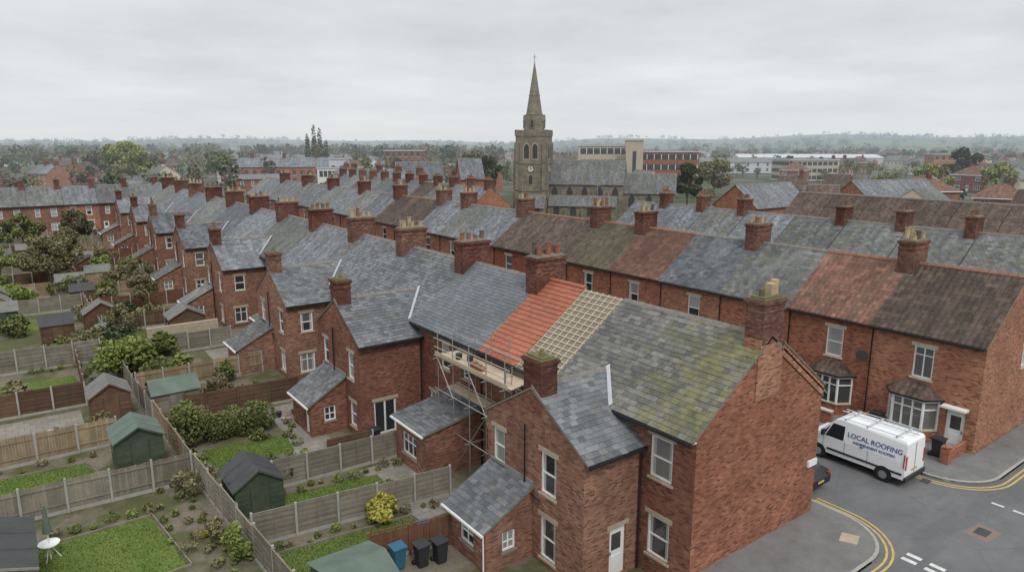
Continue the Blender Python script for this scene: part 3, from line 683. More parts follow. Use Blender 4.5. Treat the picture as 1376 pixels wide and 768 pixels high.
block(e,'main_block',0,20,0,14,13.4,4,'brick_front',n=8); block(e,'left_wing',-20,-.05,8,20,15.4,4,'tan_render',n=8); block(e,'stair_tower',-4.2,1.5,-2,4,17.2,1,'tan_render',band=False,n=1); block(e,'annex',-26,-5,-6,6,9.5,3,'brick_front',n=9)
e=frame_at('shop_building',-66,235); block(e,'main_block',0,13,0,12,8.0,2,'render_white'); block(e,'wing',13.1,32,3,14,7.0,2,'metal_cladding'); block(e,'roof_plant',3,9,4,9,11.0,1,'metal_cladding',band=False,n=2)
e=frame_at('flats',-55,300); block(e,'block',0,16,0,12,13.0,4,'brick_rear',band=False,n=6)
e=frame_at('office_building',120,300,.2); block(e,'block',0,24,0,14,9.0,3,'tan_render',band=True,n=9)
e=frame_at('flats',200,330,-.2); block(e,'block',0,22,0,12,11.0,3,'brick_front',band=False,n=8)
e=frame_at('brick_hall',-108,262,math.radians(8)); M=MB(); M.box(0,44,0,11,0,7.4,'brick_front')
for k in range(15):
    for z in(1.2,4.4): M.box(1+k*2.9,2.3+k*2.9,-.05,-.01,z,z+1.9,'glass',.15); M.box(.9+k*2.9,2.4+k*2.9,-.09,-.005,z-.15,z-.02,'white_paint')
z0,z1=7.4,11.0; E=[(-.4,-.4,z0),(44.4,-.4,z0),(44.4,11.4,z0),(-.4,11.4,z0)]; r0,r1=(5,5.5,z1),(39,5.5,z1)
M.poly([E[0],E[1],r1,r0],'slate');M.poly([E[1],E[2],r1],'slate');M.poly([E[2],E[3],r0,r1],'slate');M.poly([E[3],E[0],r0],'slate')
for k in range(3): M.box(8+k*12,9.2+k*12,4.9,6.1,10,12.6,'brick_chimney')
M.build('hall',e)
def gabled_shed(name,a,b,rot,L,W,h,hr,wm,rm,n=4):
    e=frame_at(name,a,b,rot); M=MB(); M.box(0,L,0,W,0,h,wm)
    for x in(0,L): M.poly([(x,0,h),(x,W,h),(x,W/2,hr)],wm)
    roof_gable(M,0,L,0,W,h,hr,rm,'x',ov=.4,v0=.2,v1=.2)
    for k in range(n):
        x=(k+.5)*L/n
        for z in(1.2,4.0):
            if z+1.6<h: M.box(x-.6,x+.6,-.05,-.01,z,z+1.5,'glass',.2); M.box(x-.7,x+.7,-.09,-.005,z-.12,z-.02,'white_paint')
    M.build('building',e)
gabled_shed('rendered_house',-29,178,math.radians(20),12,9,7.5,11.5,'render_cream','slate')
gabled_shed('warehouse',-48,195,math.radians(0),22,12,6,8.5,'metal_cladding','felt_grey')
gabled_shed('warehouse',105,380,math.radians(5),50,24,6,8,'metal_cladding','felt_grey',9)
gabled_shed('warehouse',150,460,math.radians(-8),90,30,7,9,'metal_cladding','metal_cladding',9)
gabled_shed('brick_hall',-11,150,math.radians(12),5,9,9,13,'brick_front','slate',1)
gabled_shed('brick_hall',42,118,math.radians(35),16,9,5.6,9.2,'brick_front','slate',4)
gabled_shed('brick_hall',70,135,math.radians(20),20,9,5.6,9.0,'brick_front','slate',5)
gabled_shed('warehouse',-150,420,math.radians(5),50,20,7,9,'metal_cladding','felt_grey',9)
# ================================================================== GROUND
M=MB(); rad=[0,60,120,200,300,450,650,900,1200,1600,2100,2700,3400,4300]; NA=160
def hgt(r,a):
    if r<900: return -.86
    t=min(1,(r-900)/2400)
    n=math.sin(a*5+1)*.35+math.sin(a*11+r*.002)*.25+math.sin(a*23+2.2)*.15+.35
    n=max(0,n)+1.1*math.exp(-((a-.55)/.32)**2)*(1+.25*math.sin(a*17))
    return -.86+t*t*(3-2*t)*(7+30*n)
for i in range(len(rad)-1):
    for k in range(NA):
        a0,a1=2*math.pi*k/NA,2*math.pi*(k+1)/NA; r0,r1=rad[i],rad[i+1]
        q=[(r0,a0),(r1,a0),(r1,a1),(r0,a1)] if r0>0 else [(0,0),(r1,a0),(r1,a1)]
        M.poly([(r*math.cos(a),r*math.sin(a),hgt(r,a%(2*math.pi))) for r,a in q],'town_ground' if r1<=450 else 'terrain')
M.build('ground',smooth=True)
M=MB(); M.poly([(-18,14.6,-.80),(18.9,14.6,-.80),(18.9,152,-.80),(-18,152,-.80)],'garden_ground'); M.build('garden_ground')
M=MB(); M.box(18.95,240,-60,230,-.85,-.012,'town_ground'); M.box(-40,18.94,-20,14.55,-.85,-.012,'concrete',top='town_ground'); M.build('street_terrace')
M=MB(); M.poly([(-40,3.6,-.004),(27.9,3.6,-.004),(27.9,11.0,-.004),(-40,11.0,-.004)],'asphalt'); M.poly([(27.9,-60,-.004),(34.7,-60,-.004),(34.7,160,-.004),(27.9,160,-.004)],'asphalt'); M.poly([(34.7,3.0,-.004),(140,3.0,-.004),(140,10.7,-.004),(34.7,10.7,-.004)],'asphalt')
def arc(cx,cy,r,a0,a1,n=10): return [(cx+r*math.cos(math.radians(a0+(a1-a0)*k/n)),cy+r*math.sin(math.radians(a0+(a1-a0)*k/n))) for k in range(n+1)]
M.poly([(25.4,11.0,-.004),(27.9,11.0,-.004),(27.9,13.5,-.004),(25.4,13.5,-.004)],'asphalt'); M.poly([(34.7,10.7,-.004),(37.2,10.7,-.004),(37.2,13.2,-.004),(34.7,13.2,-.004)],'asphalt')
M.build('road')
M=MB()
def slab(M,pts,z0,z1,top,side):
    M.poly([(x,y,z1) for x,y in pts],top); n=len(pts)
    for i in range(n):
        (a,b),(c,d)=pts[i],pts[(i+1)%n]; M.poly([(a,b,z0),(c,d,z0),(c,d,z1),(a,b,z1)],side)
pa=[(-40,14.5),(-40,11.0)]+arc(25.4,13.5,2.5,-90,0)+[(27.9,150),(27.0,150),(27.0,14.5)]
slab(M,pa,-.01,.11,'pavement_asphalt','concrete')
pb=[(39.0,150),(34.7,150)]+arc(37.2,13.2,2.5,180,270)+[(140,10.7),(140,12.55),(47,12.55),(39.0,12.55)]
slab(M,pb,-.01,.11,'pavement_asphalt','concrete')
M.build('pavement')
def ribbon(M,pts,w,z0,z1,mat):
    for (a,b),(c,d) in zip(pts[:-1],pts[1:]):
        v=Vector((c-a,d-b,0)); L=v.length; v/=L; n=Vector((-v.y,v.x,0))*w
        M.obox((a,b,z0),v*(L),n,(0,0,z1-z0),mat)
M=MB(); ribbon(M,[(-30,11.0)]+arc(25.4,13.5,2.5,-90,0)+[(27.9,60)],.14,.0,.122,'concrete'); ribbon(M,([(34.7,60)]+arc(37.2,13.2,2.5,180,270)+[(100,10.7)]),.14,.0,.122,'concrete'); M.build('kerb')
M=MB()
def line(M,pts,w,mat,z):
    for (a,b),(c,d) in zip(pts[:-1],pts[1:]):
        v=Vector((c-a,d-b,0)).normalized(); n=Vector((-v.y,v.x,0))*w/2
        M.poly([(a-n.x,b-n.y,z),(c-n.x,d-n.y,z),(c+n.x,d+n.y,z),(a+n.x,b+n.y,z)],mat)
for k,off in enumerate((.28,.5)):
    line(M,[(14,11-off)]+arc(25.4,13.5,2.5+off,-90,0)+[(27.9+off,15.0)],.09,'yellow_line',.0+.002*k)
    line(M,[(34.7-off,14.0)]+arc(37.2,13.2,2.5+off,180,270)+[(60,10.7-off)],.09,'yellow_line',.0+.002*k)
for k in range(6):
    y=10.5-k*.85
    if y>6:
        for x in(26.75,27.2): M.poly([(x-.11,y-.55,.001),(x+.11,y-.55,.001),(x+.11,y,.001),(x-.11,y,.001)],'white_line')
for k in range(9):
    y=10.1-k*.85; M.poly([(34.35,y-.5,.001),(34.5,y-.5,.001),(34.5,y,.001),(34.35,y,.001)],'white_line')
M.poly([(30.6,8.9,.001),(31.9,8.8,.001),(32.0,9.7,.001),(30.7,9.9,.001)],'asphalt_patch')
M.poly([(26.0,11.9,.114),(26.7,12.15,.114),(26.4,12.75,.114),(25.7,12.5,.114)],'cream_stone')
M.box(31.0,31.7,9.1,9.6,-.002,.003,'felt_dark'); M.box(33.9,34.45,12.6,13.0,-.002,.003,'felt_dark')
M.build('road_markings')
M=MB(); M.box(36.6,36.85,14.9,17.7,.11,.85,'brick_front'); M.box(36.55,36.9,14.85,17.75,.85,.93,'pale_stone'); M.box(36.6,39,17.7,17.9,.11,.85,'brick_front'); M.box(36.6,39,12.9,13.1,.11,.7,'brick_front'); M.box(36.55,36.95,12.8,13.2,.11,1.0,'brick_front'); M.box(36.55,36.95,14.3,14.7,.11,1.0,'brick_front'); M.box(36.6,36.85,19.0,22,.11,.85,'brick_front'); M.box(36.55,36.9,19,22,.85,.93,'pale_stone')
M.build('garden_wall')
M=MB(); M.box(26.3,26.95,14.4,14.495,2.35,2.63,'white_paint'); M.box(26.28,26.97,14.39,14.399,2.33,2.36,'gutter_black'); M.build('street_name_sign')
# ================================================================== VAN
def van():
    X0,Y0=32.45,13.1; w2=1.0; cx=X0+w2; e=empty('white_van',(cx,Y0,0))
    M=MB(); 
    prof=[(0,.42,1.0),(0,1.25,1.0),(.03,2.15,.9),(.12,2.28,.84),(3.3,2.32,.84),(3.55,2.25,.85),(4.32,1.38,.93),(4.9,1.18,.9),(5.18,.92,.88),(5.25,.42,.9)]
    L=[(cx-w,Y0+y,z) for y,z,w in prof]; Rr=[(cx+w,Y0+y,z) for y,z,w in prof]
    for i in range(len(prof)-1): M.poly([L[i],L[i+1],Rr[i+1],Rr[i]],'van_white')
    M.poly([L[-1],L[0],Rr[0],Rr[-1]],'plastic_dark')
    for S_,sg in((L,-1),(Rr,1)):
        b=(cx+sg*.99,Y0+3.9,1.27)
        fb=(cx+sg*1.0,Y0+4.3,.42)
        M.poly([S_[0],S_[1],b,fb],'van_white'); M.poly([fb,b,S_[6],S_[7],S_[8],S_[9]],'van_white')
        M.poly([S_[1],S_[2],S_[3],S_[4],S_[5],b],'van_white'); M.poly([b,S_[5],S_[6]],'van_white')
    o=M.build('body',e,(cx,Y0,0)); bv=o.modifiers.new('b','BEVEL'); bv.width=.03; bv.segments=2
    M=MB()
    for sg in(-1,1):
        s=lambda y,z,w:(cx+sg*(w+.012),Y0+y,z)
        M.poly([s(3.0,1.32,.985),s(3.95,1.32,.975),s(3.62,2.05,.885),s(3.0,2.05,.895)],'glass',0)
        M.poly([s(4.0,1.34,.968),s(4.2,1.34,.95),s(3.75,1.92,.9)],'glass',0)
        for y in(2.9,1.75,4.02): M.obox(s(y,.55,.992),(0,.012,0),(sg*.004,0,0),(0,0,.72),'plastic_dark')
        M.obox(s(.1,.62,.995),(0,3.7,0),(sg*.02,0,0),(0,0,.1),'plastic_dark')
        M.obox(s(.03,1.0,.985),(0,.05,0),(sg*.02,0,0),(0,0,.7),'lamp_red')
        for yw in(.95,4.25):
            c=Vector(s(yw,.36,.9)); M.tube(c-Vector((sg*.1,0,0)),c+Vector((sg*.098,0,0)),.42,'rubber',20); M.tube(c+Vector((sg*.05,0,0)),c+Vector((sg*.115,0,0)),.35,'rubber',20); M.tube(c+Vector((sg*.05,0,0)),c+Vector((sg*.122,0,0)),.2,'chrome',12)
        M.obox(s(3.95,1.35,1.0),(0,.12,0),(sg*.22,0,0),(0,0,.3),'plastic_dark')
        M.obox(s(4.85,.82,.86),(0,.3,0),(sg*.03,0,0),(0,0,.22),'glass',.6)
        M.obox(s(2.0,1.3,.99),(0,.14,0),(sg*.03,0,0),(0,0,.04),'plastic_dark')
    M.poly([(cx-.76,Y0+3.62,2.2),(cx+.76,Y0+3.62,2.2),(cx+.84,Y0+4.3,1.42),(cx-.84,Y0+4.3,1.42)],'glass',0)
    M.box(cx-1.0,cx+1.0,Y0-.1,Y0+.02,.35,.55,'plastic_dark'); M.box(cx-.9,cx+.9,Y0+5.1,Y0+5.32,.32,.55,'plastic_dark')
    M.box(cx-.01,cx+.01,Y0-.012,Y0,.6,2.1,'plastic_dark')
    for sg in(-1,1): M.box(cx+sg*.9-.06,cx+sg*.9+.06,Y0-.02,Y0,.9,1.6,'lamp_red')
    M.box(cx-.26,cx+.26,Y0-.02,Y0,.72,.84,'yellow_line')
    M.build('trim_and_wheels',e,(cx,Y0,0))
    M=MB()
    for y in(.6,2.0,3.1): M.box(cx-.8,cx+.8,Y0+y-.03,Y0+y+.03,2.36,2.4,'metal_cladding'); M.box(cx-.8,cx-.75,Y0+y-.03,Y0+y+.03,2.28,2.36,'metal_cladding'); M.box(cx+.75,cx+.8,Y0+y-.03,Y0+y+.03,2.28,2.36,'metal_cladding')
    for x in(-.78,.78): M.tube((cx+x,Y0+.3,2.42),(cx+x,Y0+3.3,2.42),.02,'metal_cladding',5)
    for x in(.1,.45): M.tube((cx+x,Y0+.0,2.44),(cx+x,Y0+3.7,2.44),.028,'metal_cladding',5)
    for k in range(13): M.tube((cx+.1,Y0+.15+k*.28,2.44),(cx+.45,Y0+.15+k*.28,2.44),.014,'metal_cladding',4)
    M.build('roof_bars_with_ladder',e,(cx,Y0,0))
    def txt(s,size,y,z,off):
        c=bpy.data.curves.new('lettering','FONT'); c.body=s; c.size=size; c.align_x='CENTER'; c.extrude=.002; c.offset=.004
        c.materials.append(MATS['sign_blue']); o=bpy.data.objects.new('lettering',c); COL.objects.link(o); o.parent=e
        tilt=math.atan2(.1,.9)
        o.matrix_local=Matrix(((0,math.sin(tilt),-math.cos(tilt),off),(-1,0,0,y),(0,math.cos(tilt),math.sin(tilt),z),(0,0,0,1)))
    txt('LOCAL ROOFING',.335,1.5,1.62,-.97)
    txt('INDEPENDENT ROOFERS',.18,1.5,1.37,-.998)
van()
def car(cx,Y0):
    e=empty('parked_car',(cx,Y0,0)); M=MB()
    prof=[(0,.35,.82),(-.02,.7,.84),(.1,.92,.82),(.45,1.0,.78),(.9,1.38,.62),(1.3,1.47,.58),(2.3,1.45,.58),(3.1,1.0,.76),(3.95,.85,.76),(4.15,.6,.78),(4.12,.3,.78)]
    L=[(cx-w,Y0+y,z) for y,z,w in prof]; Q=[(cx+w,Y0+y,z) for y,z,w in prof]
    for i in range(len(prof)-1): M.poly([L[i],L[i+1],Q[i+1],Q[i]],'glass' if i in(3,6) else 'car_paint',0)
    for S_ in(L,Q): M.poly([S_[0],S_[1],S_[2],S_[3],S_[7],S_[8],S_[9],S_[10]],'car_paint'); M.poly([S_[3],S_[4],S_[5],S_[6],S_[7]],'glass',0)
    M.poly([L[-1],L[0],Q[0],Q[-1]],'plastic_dark')
    for sg in(-1,1):
        for y in(.75,3.3):
            c=Vector((cx+sg*.72,Y0+y,.31)); M.tube(c,c+Vector((sg*.15,0,0)),.31,'rubber',18); M.tube(c,c+Vector((sg*.16,0,0)),.19,'chrome',12)
        M.box(cx+sg*.7-.1,cx+sg*.7+.08,Y0-.03,Y0+.1,.74,.88,'lamp_red')
    M.box(cx-.25,cx+.25,Y0-.04,Y0,.5,.61,'yellow_line')
    o=M.build('body',e,(cx,Y0,0)); bv=o.modifiers.new('b','BEVEL'); bv.width=.03; bv.segments=2
car(28.95,15.2)
car(33.6,26); car(28.95,30)
# ================================================================== SCAFFOLD
M=MB(); t='metal_tube'
for y in(24.0,25.5,27.0,28.5,30.0):
    for x in(17.15,18.5):
        M.tube((x,y,-.8),(x,y,6.3+U(0,.7)),.028,t)
    for z in(1.3,3.2,5.0): M.tube((16.85,y,z),(18.7,y,z),.026,t)
for x in(17.15,18.5):
    for z in(1.35,3.25,5.05,6.0): M.tube((x,23.6,z),(x,30.4,z),.026,t)
M.tube((17.12,24,5.55),(17.12,30.3,5.55),.026,t)
for a,b,c,d in((24,-.8,25.5,3.2),(25.5,3.2,27,5.0),(28.5,-.8,27,1.3),(30,1.3,28.5,3.2),(27,1.3,25.5,3.2),(28.5,3.2,30,5.0)): M.tube((17.12,a,b),(17.12,c,d),.026,t)
M.tube((17.15,24,-.8),(18.5,24,1.35),.026,t);M.tube((17.15,24,3.2),(18.5,24,5.0),.026,t)
for k in range(6): M.box(17.2+k*.22,17.41+k*.22,23.6+U(0,.25),30.3-U(0,.25),5.09+U(0,.01),5.13,'board')
for k in range(3): M.box(17.6+k*.22,17.81+k*.22,26,30.0,3.29,3.33,'board')
M.box(17.08,17.11,23.7,30.2,5.13,5.33,'board')
for k in range(3): M.box(17.45,17.8,26.4+k*.35,26.68+k*.35,5.14,5.3+.05*k,'pot_terra')
M.tube((17.7,28.8,5.14),(17.7,28.8,5.42),.16,'plastic_dark',10,.18); M.tube((18.0,28.2,5.14),(18.0,28.2,5.4),.15,'plastic_dark',10,.17)
for x in(17.3,17.65): M.tube((x-.5,23.85,-.8),(x,24.1,6.0),.03,'chrome',5)
for k in range(20): z=-.5+k*.32; M.tube((16.8+.5*k/20,23.86+.012*k,z),(17.15+.5*k/20,23.86+.012*k,z),.015,'chrome',4)
M.build('scaffolding')
# ================================================================== VEGETATION
def leafmesh(name,blobs,n,size,mat,trunk=None,seed=0):
    rg=random.Random(seed); v=[];f=[];c=[]
    tot=sum(b[3]*b[4]*b[5] for b in blobs)
    for (x,y,z,rx,ry,rz) in blobs:
        k=int(n*(rx*ry*rz)/tot)+4
        sh=rg.uniform(-.15,.15)
        for i in range(k):
            while True:
                a,b_,d=rg.uniform(-1,1),rg.uniform(-1,1),rg.uniform(-1,1); q=a*a+b_*b_+d*d
                if q<1 and q>.12: break
            r=math.sqrt(q); g=(.55+.5*r)/r if rg.random()<.7 else 1.15
            px,py,pz=x+a*g*rx,y+b_*g*ry,z+d*g*rz
            s=size*rg.uniform(.5,1.3)
            n1=Vector((rg.gauss(0,1),rg.gauss(0,1),rg.gauss(0,1)+.8)).normalized(); t1=n1.orthogonal().normalized(); 
            t1=(Matrix.Rotation(rg.uniform(0,6.28),3,n1)@t1); t2=n1.cross(t1)
            j=len(v)
            for (e1,e2) in((-.5,-.1),(.1,-.5),(.55,.05),(-.1,.5)):
                w=t1*e1*s*1.2+t2*e2*s*1.2; v.append((px+w.x,py+w.y,pz+w.z))
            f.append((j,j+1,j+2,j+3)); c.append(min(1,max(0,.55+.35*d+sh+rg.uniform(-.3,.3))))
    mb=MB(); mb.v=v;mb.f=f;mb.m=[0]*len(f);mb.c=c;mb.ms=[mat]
    if trunk: trunk(mb)
    return mb
def bush(x,y,r,h,mat='leaf_green',n=1400,size=.14,z0=-.8,name='garden_bush'):
    bl=[]
    for k in range(11):
        a=U(0,6.28); d=U(0,.75)*r; bl.append((x+math.cos(a)*d,y+math.sin(a)*d,z0+h*U(.25,.8),r*U(.25,.5),r*U(.25,.5),h*U(.18,.32)))
    leafmesh(name,bl,n,size,mat,seed=int(x*100+y)).build(name)
def tree(x,y,h,r,mat='leaf_green',n=5000,size=.22,z0=-.8,name='garden_tree',sparse=False):
    th=h*.38; bl=[]; limbs=[]
    for k in range(22):
        a=k*2.4+U(-.3,.3); q=U(.25,.95)*r; zz=h*U(.38,.9); q*=1-.5*max(0,(zz/h-.65)/.35)
        p=(x+math.cos(a)*q,y+math.sin(a)*q,z0+zz); limbs.append(p); s=r*U(.15,.32)*(0.85 if sparse else 1)
        bl.append((*p,s,s,s*U(.7,1.1)))
    bl.append((x,y,z0+h*.9,r*.3,r*.3,h*.1))
    def tr(mb):
        mb.tube((x,y,z0),(x,y,z0+th),.035*h*.6,'bark',7,.022*h*.6)
        mb.tube((x,y,z0+th),(x+U(-.2,.2),y,z0+h*.85),.022*h*.6,'bark',6,.01)
        for p in limbs: mb.tube((x,y,z0+th*U(.8,1.3)),p,.011*h*.6,'bark',5,.01,cap=False)
    leafmesh(name,bl,n,size,mat,tr,seed=int(x*31+y*7)).build(name)
def G(x,y): return (x*1.05,y*1.05)
bl=[(*G(7.0+k*.55,38.0+.1*math.sin(k)),U(-.2,.5),.62,.8,.75) for k in range(7)]; leafmesh('hedge',bl,5500,.11,'leaf_green',seed=3).build('hedge')
for x,y,r,h,m,n in((11.4,25.0,.75,1.2,'leaf_yellow',1500),(5.55,25.6,.6,1.7,'leaf_bright',1300),(8.8,31.2,1.0,1.7,'leaf_dark',1500),(6.3,38.2,1.2,2.6,'leaf_green',2200),(5.6,52.5,2.4,3.0,'leaf_bright',4500),
    (7.6,26.9,.5,.8,'leaf_green',500),(5.2,27.5,.5,1.1,'leaf_brown',600),(7.4,39.8,.8,1.6,'leaf_brown',700),(9.6,36.6,.5,.7,'leaf_green',300),
    (8.3,56.5,1.5,2.0,'leaf_green',1500),(5.5,58.5,1.6,2.4,'leaf_dark',1500),(10.5,47.5,.9,1.5,'leaf_green',800),(2.9,43.0,.7,1.2,'leaf_brown',500),(12.5,26.7,.6,.9,'leaf_green',500),
    (5.0,32.3,.7,1.4,'leaf_brown',700),(6.6,40.6,.9,1.8,'leaf_bright',900),(3.6,46.8,.9,1.6,'leaf_green',800),(-1.2,50.2,1.2,1.6,'leaf_brown',800),(9.4,45.5,1.0,1.3,'leaf_brown',700),(6.8,49.2,1.1,2.2,'leaf_green',1000),(8.2,51.2,.9,1.5,'leaf_bright',700),
    (3.8,59.8,1.5,2.5,'leaf_brown',1100),(6.3,65.6,1.2,2.0,'leaf_green',900),(9.0,67.8,1.3,2.0,'leaf_brown',900),(11.2,66,1.0,1.6,'leaf_bright',700),(-1,70,1.6,1.8,'leaf_green',1100),(4.5,72,1.4,1.8,'leaf_brown',900),(6.5,77,1.4,2.0,'leaf_brown',1000),(10.5,79,1.2,2.0,'leaf_green',800),(7,82,1.5,2.2,'leaf_green',1000),(4,86,1.8,2.2,'leaf_green',1000),(9,89,1.6,2.2,'leaf_brown',900),(-2,90,2,2.2,'leaf_green',1000),(3.5,97,2,2.4,'leaf_brown',1000),(11,95,1.5,2.4,'leaf_green',800),(9.5,106,2,2.4,'leaf_brown',900),
    (-.5,83,2.2,2.2,'leaf_bright',2000),(7.5,71,1.6,2.0,'leaf_dark',1200),(0.5,106,2.6,2.6,'leaf_green',1500),(8,98,2.2,2.4,'leaf_bright',1500),(6,118,3,3.0,'leaf_green',1500),(2,62,1.4,1.5,'leaf_green',900)):
    bush(*G(x,y),r,h,m,n,.13 if y<50 else .22)
tree(*G(2.6,91),6.2,3.4,'leaf_brown',5500,.22,sparse=True); tree(*G(5.5,106),5.5,2.5,'leaf_brown',3500,.22,sparse=True); tree(*G(1,125),6,3.0,'leaf_green',3500,.28); tree(*G(8,128),6,3.0,'leaf_far',3500,.28)
tree(*G(-1.8,99),4.5,2.0,'leaf_willow',2600,.22,sparse=True); tree(*G(10.5,84),4.0,1.8,'leaf_brown',2200,.16,sparse=True); tree(*G(9.2,72),4.0,1.6,'leaf_brown',2000,.15,sparse=True); tree(*G(6.0,60.5),3.8,1.6,'leaf_brown',2200,.15,sparse=True)
M=MB()
def border(p,q,n,mats=('leaf_green','leaf_bright','leaf_brown','leaf_yellow','blossom'),r=.23):
    for k in range(n):
        t=k/max(1,n-1); x=p[0]+(q[0]-p[0])*t+U(-.25,.25); y=p[1]+(q[1]-p[1])*t+U(-.25,.25); s=r*U(.4,1.4)
        mt=random.choices(mats,weights=[6,2,5,.12,.12])[0]; mb=leafmesh('',[(x,y,-.75+s*.5,s,s,s*.8)],80,.10,mt,seed=int(x*977+y*31))
        i0=len(M.v); M.v+=mb.v; M.f+=[tuple(a+i0 for a in f) for f in mb.f]; M.m+=[M.mi(mt)]*len(mb.f); M.c+=mb.c
for p,q,n in(((7,25.6),(14,24.9),12),((8.6,29.8),(14.5,29.4),10),((7,22.9),(9.5,22.9),5),((3.9,27.6),(3.5,31.4),5),((5.3,22),(4.9,33.5),18),((4.6,24.5),(4.3,33.5),8),((0,31.9),(3.8,31.9),7),((6.3,32),(6.2,37),8),((7,33.9),(11,33.3),6),((-2,39.9),(2,39.6),5),((-2,35.2),(2.5,35),4),((5.4,48),(9,51),12),((3,50),(3,56),10),((10.9,35),(11.5,38),6),((9,27.6),(13.5,27.2),7),((5.6,42.5),(5.4,47.5),9),((0,57.3),(4,57.2),8),((6,46.5),(12,46),8)):
    border(G(*p),G(*q),n)
M.build('flower_bed')
def lawn(c,blades=0):
    c=[G(*p) for p in c]; M=MB(); pts=[]
    for i in range(4):
        a,b=c[i],c[(i+1)%4]
        for k in range(8): t=k/8; pts.append((a[0]+(b[0]-a[0])*t+U(-.06,.06),a[1]+(b[1]-a[1])*t+U(-.06,.06),-.79))
    M.poly(pts,'lawn'); M.build('lawn')
    B=MB()
    for k in range(blades):
        s,t=R(),R(); p0=Vector(c[0]).lerp(Vector(c[1]),s); p1=Vector(c[3]).lerp(Vector(c[2]),s); p=p0.lerp(p1,t); a=U(0,6.28); w=.025; hh=U(.03,.08)
        dx,dy=math.cos(a)*w,math.sin(a)*w; lx,ly=U(-.05,.05),U(-.05,.05)
        B.poly([(p.x-dx,p.y-dy,-.79),(p.x+dx,p.y+dy,-.79),(p.x+lx,p.y+ly,-.79+hh)],'grass_blade',U(.2,1))
    if blades: B.build('grass')
lawn([(-3.5,36.0),(2.2,36.0),(1.5,38.9),(-3.5,39.4)],5000); lawn([(-2.5,31.2),(3.3,31.3),(3.9,26.6),(-2.5,26.4)],7000); lawn([(6.7,34.5),(10.7,34.2),(10.9,36.5),(6.7,37.0)],4500); lawn([(8.5,28.0),(13,27.7),(13,29.1),(8.6,29.7)],3500); lawn([(7.1,23.2),(12.7,23.2),(12.5,24.6),(7.0,25.2)],5000)
lawn([(-14,52.3),(2.5,52.0),(2.2,55.2),(-14,56.2)],4000); lawn([(6.2,53.2),(9.7,52.6),(9.5,55),(6.5,55.5)],1500); lawn([(6.8,62.5),(10,62.2),(10,64.4),(7,64.6)],1000); lawn([(-8,60),(1,60),(0.5,64),(-8,64)])
for k,(y) in enumerate((70,76,86,94,103,112,121,131)):
    lawn([(7.5,y),(11.5,y),(11.5,y+4),(7.5,y+4.2)]); lawn([(-12,y+1),(2,y+1),(2,y+5.5),(-12,y+5)])
M=MB()
for (a,b,c,d) in((12.5,15.2,24,30),(3.6,5.2,40,43),(-2,2,42,47.5),(10.5,12.8,30.5,36),(6.0,8,45,50),(11,13,48,56),(-3,2.6,24.7,26.2),(11,13.4,36,41)):
    x0,y0=G(a,c);x1,y1=G(b,d); M.poly([(x0,y0,-.793),(x1,y0,-.793),(x1,y1,-.793),(x0,y1,-.793)],'paving')
M.build('patio')
M=MB()
def edging(c):
    c=[G(*p) for p in c]
    for i in range(4):
        p=Vector((*c[i],-.8)); q=Vector((*c[(i+1)%4],-.8)); d=q-p; n=Vector((-d.y,d.x,0)).normalized()*.05; M.obox(p,d,n,(0,0,.09),'wood_grey',.6)
edging([(-2.6,31.3),(3.4,31.4),(4.0,26.5),(-2.6,26.3)]); edging([(-3.6,35.9),(2.3,35.9),(1.6,39.0),(-3.6,39.5)]); edging([(6.95,23.1),(12.8,23.1),(12.6,24.7),(6.9,25.3)])
M.build('lawn_edging')
def fence(p,q,h=1.6,style='lap',mat='wood_grey',post='concrete',z=-.8,name='garden_fence'):
    p=Vector((*p,0)); q=Vector((*q,0)); d=q-p; L=d.length; d.normalize(); n=Vector((-d.y,d.x,0)); M=MB()
    np_=max(1,round(L/1.85)); pl=L/np_
    for i in range(np_+1):
        o=p+d*(i*pl)-d*.05-n*.05; M.obox((o.x,o.y,z),d*.1,n*.1,(U(-.02,.02),U(-.02,.02),h+.1),post)
    for i in range(np_):
        o=p+d*(i*pl+.06); w=pl-.12; hh=h+U(-.08,.06); tone=U(.1,.9)
        M.obox((o.x,o.y,z),d*w,n*.04,(0,0,.18),'concrete')
        if style=='lap':
            m=11; sg=U(-.03,.03)
            for k in range(m):
                zz=z+.18+(hh-.2)*k/m; a=n*(.02*(k%2)); s=o+a; M.obox((s.x,s.y,zz),d*w+Vector((0,0,sg)),n*.018,(0,0,(hh-.2)/m*1.08),mat,min(1,max(0,tone+U(-.25,.25))))
            for t in(.02,.5,.98): s=o+d*(w*t-.02)-n*.02; M.obox((s.x,s.y,z+.18),d*.04,n*.075,(0,0,hh-.16),mat,tone)
        else:
            m=int(w/.13)
            for k in range(m):
                s=o+d*(w*k/m)+n*(.012*(k%2)); M.obox((s.x,s.y,z+.18),d*(w/m*.93),n*.018,(0,0,hh-.18+U(-.02,.03)),mat,min(1,max(0,tone+U(-.35,.35))))
            for t in(.45,1.35): M.obox((o.x,o.y,z+t),d*w,-n*.04,(0,0,.07),mat,tone)
        if style=='lap': M.obox((o.x,o.y,z+hh),d*w,n*.06,(0,0,.025),mat,tone)
    M.build(name)
def fg(a,b,**k): fence(G(*a),G(*b),**k)
fg((6.5,19.5),(6.0,27.3),mat='wood_grey'); fg((6.0,27.3),(5.55,35.2),mat='wood_grey'); fg((5.55,35.2),(5.3,42),mat='wood_tan'); fg((5.2,42),(5.0,48),mat='wood_grey',style='v')
fg((-13,34.7),(5.55,33.6),mat='wood_grey',style='v'); fg((-13,40.2),(3.2,40.6),mat='wood_tan',style='v'); fg((-13,48.4),(2.4,48.1),mat='wood_brown'); fg((-13,58.2),(4.2,57.8),mat='wood_grey',h=1.8); fg((2.4,48.1),(2.6,57.8),mat='wood_brown')
